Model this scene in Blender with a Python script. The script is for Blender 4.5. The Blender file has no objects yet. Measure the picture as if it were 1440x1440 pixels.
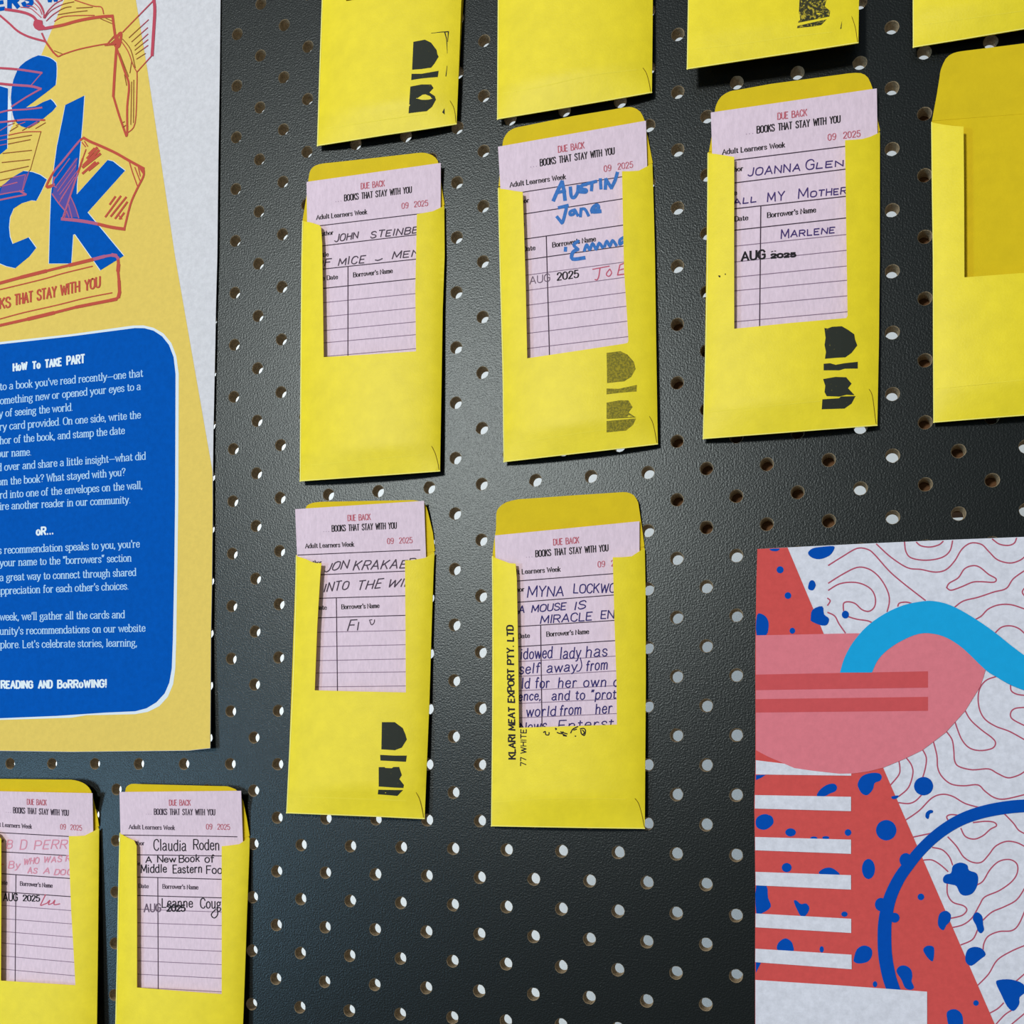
import bpy, math, random
from mathutils import Vector, Matrix
from mathutils.geometry import delaunay_2d_cdt
random.seed(7)

# ------------------------------------------------------------------ camera
S = 0.0127                       # half a hole pitch, in metres
Z0 = 1.45
RC = ((0.9717981, -0.0035375, 0.2357878), (-0.0005745, 0.999849, 0.0173684), (-0.2358137, -0.0170141, 0.9716493))
CC = (12.7467405, 3.2120165, -32.9387105)
F, CX, CY = 1378.6466, 820.0, 1060.5317


def conv(v):
    return Vector((v[0], v[2], -v[1]))


right, down, fwd = conv(RC[0]), conv(RC[1]), conv(RC[2])
CAM = conv(CC) * S + Vector((0, 0, Z0))
cam_data = bpy.data.cameras.new('camera')
cam = bpy.data.objects.new('camera', cam_data)
bpy.context.scene.collection.objects.link(cam)
m = Matrix((right, -down, -fwd)).transposed().to_4x4()
m.translation = CAM
cam.matrix_world = m
cam_data.sensor_width = 36.0
cam_data.lens = F / 1440 * 36
cam_data.shift_x = (720 - CX) / 1440
cam_data.shift_y = (CY - 720) / 1440
cam_data.clip_start = 0.01
bpy.context.scene.camera = cam


def P(px, py, h=0.0):
    """point of the scene, h metres in front of the board, that the photograph shows at (px, py)"""
    d = right * ((px - CX) / F) + down * ((py - CY) / F) + fwd
    t = (-h - CAM.y) / d.y
    return CAM + d * t


# ------------------------------------------------------------------ world, lights, exposure
sc = bpy.context.scene
sc.view_settings.view_transform = 'Standard'
sc.view_settings.look = 'None'
sc.view_settings.gamma = 1.0
sc.view_settings.exposure = 0.0
world = bpy.data.worlds.new('world')
sc.world = world
world.use_nodes = True
bg = world.node_tree.nodes['Background']
bg.inputs[0].default_value = (0.80, 0.90, 1.0, 1)
bg.inputs[1].default_value = 0.20


def area(name, loc, target, w, h, power, col=(1, 1, 1), spread=math.pi):
    d = bpy.data.lights.new(name, 'AREA')
    d.shape = 'RECTANGLE'
    d.size, d.size_y, d.energy, d.color = w, h, power, col
    d.spread = spread
    o = bpy.data.objects.new(name, d)
    sc.collection.objects.link(o)
    o.location = loc
    o.rotation_euler = (Vector(target) - Vector(loc)).to_track_quat('-Z', 'Y').to_euler()
    return o




def mirror_place(px, py, dist):
    """where a lamp has to hang for its glint to lie around this spot of the board"""
    h = P(px, py, 0)
    d = (h - CAM).normalized()
    return h + Vector((d.x, -d.y, d.z)) * dist


MID = P(720, 720)
area('key_light', mirror_place(668, 635, 3.0), P(700, 600), 0.45, 0.45, 60, (1.0, 0.99, 0.97))
area('window_light', mirror_place(70, 1200, 2.6), P(200, 1000), 0.36, 0.60, 17, (0.42, 0.72, 1.0))
area('room_light_behind', Vector((-1.5, 0.4, Z0 + 0.35)), Vector((0.0, 1.0, Z0)), 0.8, 1.2, 17, (0.97, 1.0, 1.0))


# ------------------------------------------------------------------ materials
def lin(c):
    r = []
    for v in c:
        v /= 255.0
        r.append(v / 12.92 if v <= 0.04045 else ((v + 0.055) / 1.055) ** 2.4)
    return (r[0], r[1], r[2], 1)


def mat(name, col, rough=0.8, spec=0.25, var=0.0, scale=600, bump=0.0, bscale=1500, stretch=(1, 1, 1), fleck=0.0, col2=None, thr=(0.45, 0.6)):
    mt = bpy.data.materials.new(name)
    mt.use_nodes = True
    nt = mt.node_tree
    b = nt.nodes['Principled BSDF']
    c = lin(col)
    b.inputs['Base Color'].default_value = c
    b.inputs['Roughness'].default_value = rough
    b.inputs['Specular IOR Level'].default_value = spec
    L = nt.links.new
    tc = nt.nodes.new('ShaderNodeTexCoord')
    mp = nt.nodes.new('ShaderNodeMapping')
    mp.inputs['Scale'].default_value = stretch
    L(tc.outputs['Object'], mp.inputs['Vector'])
    if var or col2:
        n = nt.nodes.new('ShaderNodeTexNoise')
        n.inputs['Scale'].default_value = scale
        n.inputs['Detail'].default_value = 4
        n.inputs['Roughness'].default_value = 0.65
        L(mp.outputs[0], n.inputs['Vector'])
        r = nt.nodes.new('ShaderNodeValToRGB')
        if col2:
            r.color_ramp.elements[0].position, r.color_ramp.elements[1].position = thr
            r.color_ramp.elements[0].color = c
            r.color_ramp.elements[1].color = lin(col2)
        else:
            r.color_ramp.elements[0].position, r.color_ramp.elements[1].position = 0.3, 0.7
            r.color_ramp.elements[0].color = tuple(v * (1 - var) for v in c[:3]) + (1,)
            r.color_ramp.elements[1].color = tuple(min(1, v * (1 + var * .6)) for v in c[:3]) + (1,)
        L(n.outputs[0], r.inputs[0])
        L(r.outputs[0], b.inputs['Base Color'])
    if bump:
        n2 = nt.nodes.new('ShaderNodeTexNoise')
        n2.inputs['Scale'].default_value = bscale
        n2.inputs['Detail'].default_value = 3
        L(mp.outputs[0], n2.inputs['Vector'])
        bp = nt.nodes.new('ShaderNodeBump')
        bp.inputs['Strength'].default_value = bump
        bp.inputs['Distance'].default_value = 0.0006
        L(n2.outputs[0], bp.inputs['Height'])
        L(bp.outputs[0], b.inputs['Normal'])
    return mt


M = dict(
    board=mat('black_board_face', (10, 13, 12), 0.335, 0.42, col2=(110, 116, 114), thr=(0.70, 0.735), scale=1100, bump=0.24, bscale=1300),
    fibre=mat('brown_fibreboard', (160, 140, 110), 0.9, 0.2, var=0.35, scale=700, bump=0.5),
    back=mat('board_back', (86, 64, 44), 0.9, 0.2, var=0.2, scale=200),
    wall=mat('pale_wall', (222, 226, 226), 0.9, 0.2, var=0.05, scale=6),
    floor=mat('grey_floor', (150, 148, 144), 0.7, 0.3, var=0.05, scale=5),
    timber=mat('rough_timber', (104, 74, 48), 0.85, 0.2, var=0.35, scale=60, stretch=(1, 1, 9)),
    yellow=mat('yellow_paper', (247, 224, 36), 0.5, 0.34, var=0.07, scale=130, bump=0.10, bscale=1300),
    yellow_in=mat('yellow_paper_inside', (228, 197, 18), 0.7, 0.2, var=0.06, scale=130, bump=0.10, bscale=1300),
    crease=mat('yellow_edge_highlight', (255, 244, 128), 0.7, 0.2),  # paler yellow that paints the light caught by the envelope edges
    fold=mat('yellow_fold', (250, 230, 60), 0.6, 0.3),
    slit=mat('yellow_slit', (120, 95, 10), 0.8, 0.2),
    pink=mat('pink_card', (235, 211, 223), 0.85, 0.2, var=0.10, scale=420, bump=0.12, bscale=1500, stretch=(2.2, 1, .7)),
    line=mat('printed_rule', (70, 52, 66), 0.8, 0.2),
    thin=mat('printed_thin_rule', (138, 112, 132), 0.8, 0.2),
    black=mat('black_print', (36, 30, 34), 0.7, 0.2),
    red=mat('red_print', (186, 78, 92), 0.8, 0.2, col2=(214, 140, 152), scale=2500),
    faint=mat('faint_print', (176, 152, 170), 0.8, 0.2),
    stampb=mat('black_stamp_ink', (34, 30, 34), 0.7, 0.2),
    stampg=mat('grey_stamp_ink', (112, 92, 108), 0.7, 0.2),
    pen_grey=mat('grey_pen', (78, 64, 76), 0.7, 0.2),
    pen_blue=mat('violet_blue_pen', (70, 50, 112), 0.7, 0.2),
    pen_navy=mat('navy_pen', (48, 40, 108), 0.7, 0.2),
    pen_black=mat('black_pen', (34, 30, 36), 0.7, 0.2),
    pen_red=mat('red_pen', (204, 92, 114), 0.7, 0.2),
    pen_pink=mat('faded_red_pen', (226, 150, 168), 0.7, 0.2),
    marker=mat('blue_marker', (62, 122, 196), 0.7, 0.2, var=0.25, scale=900),
    ink=mat('solid_stamp_ink', (44, 48, 40), 0.7, 0.2, col2=(120, 112, 44), scale=900, thr=(0.66, 0.72)),
    inkworn=mat('worn_stamp_ink', (120, 112, 36), 0.7, 0.2, col2=(170, 152, 36), scale=1300, thr=(0.42, 0.62)),
    inkmid=mat('speckled_stamp_ink', (54, 54, 34), 0.7, 0.2, col2=(196, 176, 50), scale=800, thr=(0.5, 0.62)),
    paper=mat('poster_paper', (221, 219, 221), 0.75, 0.25, var=0.10, scale=480, bump=0.08, bscale=1400),
    paper2=mat('cool_poster_paper', (226, 226, 234), 0.85, 0.12, var=0.12, scale=420, bump=0.08, bscale=1400),
    beam=mat('printed_ochre', (236, 205, 96), 0.7, 0.25, var=0.06, scale=480, bump=0.06, bscale=1400),
    blue=mat('printed_blue', (4, 88, 182), 0.9, 0.04, var=0.10, scale=420),
    pale=mat('printed_pale_border', (226, 236, 242), 0.75, 0.25),
    text=mat('pale_blue_text', (178, 216, 246), 0.75, 0.2),
    head=mat('white_heading', (232, 244, 248), 0.75, 0.2),
    dr_white=mat('red_line_on_white', (196, 74, 92), 0.75, 0.2),
    dr_yel=mat('red_line_on_ochre', (198, 82, 62), 0.75, 0.2),
    dr_olive=mat('thin_line_on_ochre', (156, 90, 40), 0.75, 0.2),
    dr_blue=mat('red_line_on_blue', (184, 96, 130), 0.75, 0.2),
    dr_vio=mat('violet_shade_on_blue', (88, 78, 160), 0.75, 0.2),
    p_red=mat('printed_red', (218, 86, 82), 0.85, 0.1, var=0.07, scale=420, bump=0.05),
    p_pink=mat('printed_pink', (230, 128, 138), 0.85, 0.1, var=0.06, scale=420, bump=0.05),
    p_bar=mat('printed_red_bar', (213, 88, 90), 0.85, 0.1, var=0.05, scale=420),
    p_cyan=mat('printed_sky_blue', (30, 170, 226), 0.9, 0.06, var=0.04, scale=420),
    p_blue=mat('printed_deep_blue', (6, 80, 178), 0.9, 0.04, var=0.05, scale=420),
    p_line=mat('printed_contour', (186, 84, 106), 0.75, 0.2),
)


M['board'].node_tree.nodes['Principled BSDF'].inputs['Specular Tint'].default_value = (0.90, 1.0, 0.99, 1)


# ------------------------------------------------------------------ object helpers
def link(name, verts, faces, material, parent=None, loc=None, smooth=False):
    me = bpy.data.meshes.new(name)
    if parent is not None:
        loc0 = parent.location
    else:
        loc0 = loc if loc is not None else Vector((0, 0, 0))
    me.from_pydata([tuple(Vector(v) - loc0) for v in verts], [], faces)
    ms = material if isinstance(material, list) else [material]
    for q in ms:
        me.materials.append(q)
    me.update()
    if smooth:
        for p in me.polygons:
            p.use_smooth = True
    o = bpy.data.objects.new(name, me)
    sc.collection.objects.link(o)
    if parent is not None:
        o.parent = parent
    else:
        o.location = loc0
    return o


def thing(name, loc, label, cat, group=None):
    o = bpy.data.objects.new(name, None)
    o.empty_display_size = 0.01
    sc.collection.objects.link(o)
    o.location = loc
    o['label'] = label
    o['category'] = cat
    if group:
        o['group'] = group
    return o


def cat(pts, n=5, closed=False):
    """smooth curve through points"""
    if len(pts) < 3:
        return list(pts)
    r = []
    k = len(pts)
    rng = range(k) if closed else range(k - 1)
    for i in rng:
        if closed:
            a, b, c, d = pts[i - 1], pts[i], pts[(i + 1) % k], pts[(i + 2) % k]
        else:
            a, b, c, d = pts[max(i - 1, 0)], pts[i], pts[i + 1], pts[min(i + 2, k - 1)]
        for j in range(n):
            t = j / n
            r.append(tuple(0.5 * (2 * b[q] + (c[q] - a[q]) * t + (2 * a[q] - 5 * b[q] + 4 * c[q] - d[q]) * t * t + (3 * b[q] - a[q] - 3 * c[q] + d[q]) * t ** 3) for q in (0, 1)))
    if not closed:
        r.append(tuple(pts[-1]))
    return r


def dens(pts, step, closed=True):
    r = []
    n = len(pts)
    for i in range(n if closed else n - 1):
        a, b = pts[i], pts[(i + 1) % n]
        L = math.hypot(b[0] - a[0], b[1] - a[1])
        k = max(1, int(L / step))
        for j in range(k):
            r.append((a[0] + (b[0] - a[0]) * j / k, a[1] + (b[1] - a[1]) * j / k))
    if not closed:
        r.append(tuple(pts[-1]))
    return r


def inside(poly, x, y):
    c = False
    j = len(poly) - 1
    for i in range(len(poly)):
        xi, yi = poly[i]
        xj, yj = poly[j]
        if (yi > y) != (yj > y) and x < (xj - xi) * (y - yi) / (yj - yi) + xi:
            c = not c
        j = i
    return c


def fill(poly, step=16):
    """triangulated polygon with inner points, in photograph coordinates"""
    poly = dens(poly, step)
    n = len(poly)
    xs = [p[0] for p in poly]
    ys = [p[1] for p in poly]
    pts = [Vector(p) for p in poly]
    y = min(ys) + step / 2
    while y < max(ys):
        x = min(xs) + step / 2
        while x < max(xs):
            if inside(poly, x, y):
                if min((x - p[0]) ** 2 + (y - p[1]) ** 2 for p in poly) > (step * 0.35) ** 2:
                    pts.append(Vector((x, y)))
            x += step
        y += step
    r = delaunay_2d_cdt(pts, [(i, (i + 1) % n) for i in range(n)], [], 1, 1e-5)
    return [tuple(v) for v in r[0]], [tuple(f) for f in r[2]], r[1]


def orient(vs, fs):
    """all faces towards the viewer (-Y)"""
    out = []
    for f in fs:
        a, b, c = vs[f[0]], vs[f[1]], vs[f[2]]
        nrm = (b - a).cross(c - a)
        out.append(tuple(f) if nrm.y < 0 else tuple(reversed(f)))
    return out


def sheet(name, poly, hf, material, parent=None, th=0.00028, step=16, smooth=True):
    """a sheet of paper with real thickness; hf(px,py) = height of its face above the board"""
    pv, pf, _ = fill(poly, step)
    n = len(pv)
    vs = [P(x, y, hf(x, y)) for x, y in pv]
    fs = orient(vs, pf)
    cnt = {}
    for f in fs:
        for i in range(len(f)):
            e = (f[i], f[(i + 1) % len(f)])
            cnt[e] = 1
    border = [e for e in cnt if (e[1], e[0]) not in cnt]
    back = [v + Vector((0, th, 0)) for v in vs]
    f2 = [tuple(n + i for i in reversed(f)) for f in fs]
    # separate vertices for the cut edge so that it keeps a hard corner
    side_v, side_f = [], []
    for a, b in border:
        k = 2 * n + len(side_v)
        side_v += [vs[a], vs[b], back[b], back[a]]
        side_f.append((k, k + 3, k + 2, k + 1))
    return link(name, vs + back + side_v, fs + f2 + side_f, material, parent, smooth=smooth)


LAYER = 0.00002


class Ink:
    """flat printed or written marks lying on a sheet"""

    def __init__(self, hf, lift=0.00006):
        self.hf, self.lift, self.v, self.f, self.k, self.marks = hf, lift, [], [], 0, []

    def _p(self, x, y):
        return P(x, y, self.hf(x, y) + self.lift + (self.k % 8) * 0.0000015)

    def poly(self, pts, step=16):
        self.k += 1
        self.marks.append((len(self.v), len(self.f)))
        pv, pf, _ = fill(pts, step)
        b = len(self.v)
        vs = [self._p(x, y) for x, y in pv]
        fs = orient(vs, pf)
        self.v += vs
        self.f += [tuple(b + i for i in f) for f in fs]

    def line(self, pts, w, step=9):
        """w: one width, or one for every point"""
        ws = w if isinstance(w, (list, tuple)) else [w] * len(pts)
        self.marks.append((len(self.v), len(self.f)))
        P2, W2 = [], []
        for i in range(len(pts) - 1):
            a, b = pts[i], pts[i + 1]
            L = math.hypot(b[0] - a[0], b[1] - a[1])
            if L < 1e-4:
                continue
            k = max(1, int(L / step))
            for j in range(k):
                t = j / k
                P2.append((a[0] + (b[0] - a[0]) * t, a[1] + (b[1] - a[1]) * t))
                W2.append(ws[i] + (ws[i + 1] - ws[i]) * t)
        P2.append(tuple(pts[-1]))
        W2.append(ws[-1])
        # break at sharp corners
        start = 0
        n = len(P2)
        for i in range(1, n):
            brk = i == n - 1
            if not brk:
                ax, ay = P2[i][0] - P2[i - 1][0], P2[i][1] - P2[i - 1][1]
                bx, by = P2[i + 1][0] - P2[i][0], P2[i + 1][1] - P2[i][1]
                dot = (ax * bx + ay * by) / (math.hypot(ax, ay) * math.hypot(bx, by) + 1e-9)
                brk = dot < 0.5
            if brk:
                self._rib(P2[start:i + 1], W2[start:i + 1])
                start = i

    def _rib(self, p, w):
        n = len(p)
        if n < 2:
            return
        self.k += 1
        b = len(self.v)
        for i in range(n):
            x0, y0 = p[max(i - 1, 0)]
            x1, y1 = p[min(i + 1, n - 1)]
            dx, dy = x1 - x0, y1 - y0
            L = math.hypot(dx, dy) + 1e-9
            dx, dy = dx / L, dy / L
            x, y = p[i]
            if i == 0:
                x, y = x - dx * w[i] * .3, y - dy * w[i] * .3
            if i == n - 1:
                x, y = x + dx * w[i] * .3, y + dy * w[i] * .3
            hw = w[i] / 2
            self.v.append(self._p(x - dy * hw, y + dx * hw))
            self.v.append(self._p(x + dy * hw, y - dx * hw))
        for i in range(n - 1):
            a = b + 2 * i
            q = [a, a + 1, a + 3, a + 2]
            self.f.append(tuple(q))

    def build(self, name, material, parent, label=None, pieces=False):
        if not self.f:
            return None
        if pieces:
            for (v0, f0), (v1, f1) in zip(self.marks, self.marks[1:] + [(len(self.v), len(self.f))]):
                vs = self.v[v0:v1]
                o = link(name, vs, orient(vs, [tuple(i - v0 for i in f) for f in self.f[f0:f1]]), material, parent)
                if label:
                    o['label'] = label
            return None
        fs = orient(self.v, self.f)
        o = link(name, self.v, fs, material, parent)
        if label:
            o['label'] = label
        return o


# ------------------------------------------------------------------ stroke letters
G = {}


def glyphs(txt):
    for ln in txt.strip().split('\n'):
        ch, w, rest = ln.split(' ', 2)
        st = []
        for s in rest.split(';'):
            s = s.strip()
            if not s:
                continue
            cur = s[0] == '~'
            if cur:
                s = s[1:]
            st.append((cur, [tuple(float(a) for a in q.split(',')) for q in s.split()]))
        G[ch] = (float(w), st)


glyphs("""A 6.6 0,0 3.3,10 6.6,0;1.2,3.4 5.4,3.4
B 5.8 0,0 0,10;~0,10 3.6,10 5.2,8.8 5.2,6.6 3.6,5.3 0,5.3;~0,5.3 4,5.3 5.8,4 5.8,1.4 4,0 0,0
C 5.8 ~5.8,7.8 4.6,9.7 2.8,10 .8,8.8 0,6.5 0,3.5 .8,1.2 2.8,0 4.6,.3 5.8,2.2
D 5.9 0,0 0,10;~0,10 3.2,10 5.2,8.8 5.9,6.5 5.9,3.5 5.2,1.2 3.2,0 0,0
E 5 5,10 0,10 0,0 5,0;0,5.2 4,5.2
F 5 5,10 0,10 0,0;0,5.2 4,5.2
G 6 ~5.8,7.8 4.6,9.7 2.8,10 .8,8.8 0,6.5 0,3.5 .8,1.2 2.8,0 5,.4 6,2;6,2 6,4.8 3.6,4.8
H 5.8 0,0 0,10;5.8,0 5.8,10;0,5.2 5.8,5.2
I 1 .5,0 .5,10
J 4.6 ~4.6,10 4.6,2.6 3.6,.4 1.8,0 0,1.6
K 5.8 0,0 0,10;5.6,10 0,4;2,6 5.8,0
L 4.8 0,10 0,0 4.8,0
M 7.2 0,0 .4,10 3.6,2 6.8,10 7.2,0
N 6 0,0 0,10 6,0 6,10
O 6.4 ~3.2,10 5.6,9 6.4,6.5 6.4,3.5 5.6,1 3.2,0 .8,1 0,3.5 0,6.5 .8,9 3.2,10
P 5.6 0,0 0,10;~0,10 4,10 5.6,8.6 5.6,6.2 4,4.8 0,4.8
Q 6.4 ~3.2,10 5.6,9 6.4,6.5 6.4,3.5 5.6,1 3.2,0 .8,1 0,3.5 0,6.5 .8,9 3.2,10;4,2.6 6.6,-.6
R 5.8 0,0 0,10;~0,10 4,10 5.6,8.8 5.6,6.4 4,5 0,5;2.8,5 5.8,0
S 5.4 ~5.2,8 4.2,9.8 2.4,10 .5,9 .3,7 1.6,5.7 4,4.6 5.4,3 5,.9 2.8,0 1,.3 0,2.2
T 5.8 0,10 5.8,10;2.9,10 2.9,0
U 5.8 0,10 0,3.4;~0,3.4 .7,.9 2.9,0 5.1,.9 5.8,3.4;5.8,3.4 5.8,10
V 6.2 0,10 3.1,0 6.2,10
W 8.6 0,10 2.1,0 4.3,8.6 6.5,0 8.6,10
X 6 0,0 6,10;0,10 6,0
Y 6 0,10 3,4.8 6,10;3,4.8 3,0
Z 5.6 0,10 5.6,10 0,0 5.6,0
0 5.4 ~2.7,10 4.8,8.8 5.4,6.4 5.4,3.6 4.8,1.2 2.7,0 .6,1.2 0,3.6 0,6.4 .6,8.8 2.7,10
1 2.6 .4,8 2,10 2,0
2 5.2 ~.2,7.6 1,9.6 2.8,10 4.8,9 5,7 3.6,4.6 0,0;0,0 5.2,0
5 5.2 4.8,10 .8,10 .4,5.6;~.4,5.6 2.4,6.3 4.6,5.4 5.2,3.2 4.4,.9 2.4,0 .8,.4 0,1.8
7 5 0,10 5,10 1.8,0
9 5.4 ~5.2,6.6 4.6,4.9 2.6,4.2 .7,5 0,7.1 .7,9.2 2.6,10 4.6,9.2 5.3,7 5.2,4 4.2,1 2.2,0 .4,1
a 5 ~.6,5.6 1.4,6.7 3,6.7 4.2,5.6 4.2,3.6;4.2,4.5 4.2,.6 5,.1;~4.2,3.8 2,3.6 .2,2.4 .2,.9 1.6,0 3.2,.4 4.2,1.6
b 5.2 .5,10.3 .5,.3;~.5,5 1.8,6.7 3.6,6.8 5.1,5 5.1,2 3.6,.1 1.8,0 .5,1.6
c 4.4 ~4.2,5.4 3.2,6.8 1.6,6.6 .2,4.8 .2,2 1.6,.1 3.2,.1 4.4,1.5
d 5.2 4.7,10.3 4.7,.6 5.3,0;~4.7,5.2 3.4,6.8 1.6,6.6 .2,4.8 .2,2 1.6,.1 3.4,.1 4.7,1.6
e 4.6 .3,3.7 4.5,3.7;~4.5,3.7 4.2,5.8 2.6,6.9 .9,5.9 .2,3.6 .8,1 2.4,0 3.6,.3 4.6,1.6
f 3.2 ~3.4,9.6 2.4,10.4 1.5,9.4 1.3,7.5;1.3,8 1.3,0;0,6.6 3,6.6
g 5 ~2.3,6.8 4,5.9 4,3.7 2.3,2.7 .6,3.7 .6,5.9 2.3,6.8;4,6.2 5,6.8;~1.4,2.9 .8,1.8 1.6,1 3.8,.9 4.8,-.4 4.2,-2.2 2.2,-3 .4,-2.2 .2,-.8 1.6,.8
h 5.4 .7,10.3 .7,0;~.7,4.8 2,6.6 3.6,6.7 4.6,5.4 4.6,4;4.6,4.4 4.6,0
i 1.8 .9,6.7 .9,0;.7,9 1.1,9.4
j 2 1.2,6.7 1.2,-2;1,9 1.4,9.4
k 5 .7,10.3 .7,0;4.4,6.6 .9,2.8;2,3.9 4.7,0
l 1.8 .9,10.3 .9,0
m 8.2 .7,6.7 .7,0;~.7,4.8 1.8,6.5 3.2,6.7 4.1,5.4 4.1,4;4.1,4.6 4.1,0;~4.1,4.8 5.2,6.5 6.6,6.7 7.5,5.4 7.5,4;7.5,4.6 7.5,0
n 5.4 .7,6.7 .7,0;~.7,4.8 2,6.6 3.6,6.7 4.6,5.4 4.6,4;4.6,4.6 4.6,0
o 5 ~2.5,6.8 4.3,5.8 4.9,3.4 4.3,1 2.5,0 .7,1 .1,3.4 .7,5.8 2.5,6.8
p 5.2 .5,6.7 .5,-3;~.5,5 1.8,6.7 3.6,6.8 5.1,5 5.1,2 3.6,.1 1.8,0 .5,1.6
r 3.8 .7,6.7 .7,0;~.7,4.4 1.6,6.2 2.8,6.8 3.7,6.1
s 4 ~3.7,5.2 2.9,6.7 1.2,6.7 .3,5.3 1,4 2.8,3 3.9,1.8 3.1,.2 1.4,0 .2,1.5
t 3.2 1.3,8.6 1.3,1.4;~1.3,1.4 1.7,.2 2.6,.1 3.3,.8;0,6.6 3,6.6
u 5.4 .7,6.7 .7,2.4;~.7,2.4 1.1,.5 2.4,0 3.9,.7 4.6,2.2;4.6,6.7 4.6,.4 5.3,0
v 5 0,6.7 2.5,0 5,6.7
w 7.2 0,6.7 1.9,0 3.6,6.4 5.4,0 7.2,6.7
x 4.8 .2,6.7 4.6,0;4.5,6.7 .3,0
y 5 0,6.7 2.6,0;~5,6.7 2.6,0 1.6,-2.4 .2,-2.9
z 4.6 .2,6.6 4.4,6.6 0,0 4.6,0
. 1.2 .4,.3 .9,.3
, 1.4 .8,.6 .3,-1.4
' 1.2 .7,10 .5,7.6
- 3.4 .2,3.6 3.2,3.6
! 1.4 .7,10 .7,3;.5,.3 .9,.3
? 4.6 ~.2,8 .8,9.8 2.6,10.2 4.3,9 4.1,7.2 2.6,5.6 2.2,3.4;1.9,.4 2.5,.4
_ 8.4 0,3.7 8.4,3.7
[ 3 .9,10 .4,7.8;2.5,10 2,7.8
] 3 .8,10 .5,7.8;2.4,10 2.1,7.8""")
SERIF_Y = (0, 6.7, 6.6, 10, 10.3, -3)


def text(ink, s, p0, p1, h, thick=1.2, thin=None, serif=0.0, gap=1.5, up=None, space=4.2, jit=0.0, slant=0.0, bold_round=False):
    """letters along the base line p0-p1, capitals h px high"""
    if thin is None:
        thin = thick
    tot = 0
    for ch in s:
        tot += (space if ch == ' ' else G[ch][0] + gap)
    tot -= gap
    ex = ((p1[0] - p0[0]) / tot, (p1[1] - p0[1]) / tot)
    if up is None:
        up = (-0.004 * h, -h)
    uy = (up[0] / 10, up[1] / 10)
    x = 0
    rr = random.Random(s)
    for ch in s:
        if ch == ' ':
            x += space
            continue
        w, strokes = G[ch]
        sy = 1 + rr.uniform(-jit, jit)
        oy = rr.uniform(-jit, jit) * 3
        sl = slant + rr.uniform(-jit, jit) * .5

        def mp(q):
            gx, gy = x + q[0] + q[1] * sl + rr.uniform(-jit, jit) * 1.2, q[1] * sy + oy + rr.uniform(-jit, jit)
            return (p0[0] + ex[0] * gx + uy[0] * gy, p0[1] + ex[1] * gx + uy[1] * gy)
        for cur, pts in strokes:
            g = [mp(q) for q in pts]
            if cur:
                g = cat(g, 3)
            ws = []
            for i in range(len(g)):
                a, b = g[max(i - 1, 0)], g[min(i + 1, len(g) - 1)]
                dx, dy = abs(b[0] - a[0]), abs(b[1] - a[1])
                v = dy / (math.hypot(dx, dy) + 1e-9)
                ws.append(thin + (thick - thin) * v ** 1.5)
            ink.line(g, ws, step=20)
            if serif and not cur:
                for e, o in ((0, 1), (-1, -2)):
                    q, r = pts[e], pts[o]
                    if abs(q[0] - r[0]) < 0.75 * abs(q[1] - r[1]) and any(abs(q[1] - t) < .12 for t in SERIF_Y) and ch not in "'.,!?N":
                        k = serif
                        lo = -k
                        hi = k
                        if q[1] > 6 and ch in 'bhkldnmrupij':
                            hi = 0.1
                        if ch in 'EFLBDPR' and abs(q[0]) < .1:
                            hi = .5
                        ink.line([mp((q[0] + lo, q[1])), mp((q[0] + hi, q[1]))], max(thin, .75), step=20)
        x += w + gap


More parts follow.
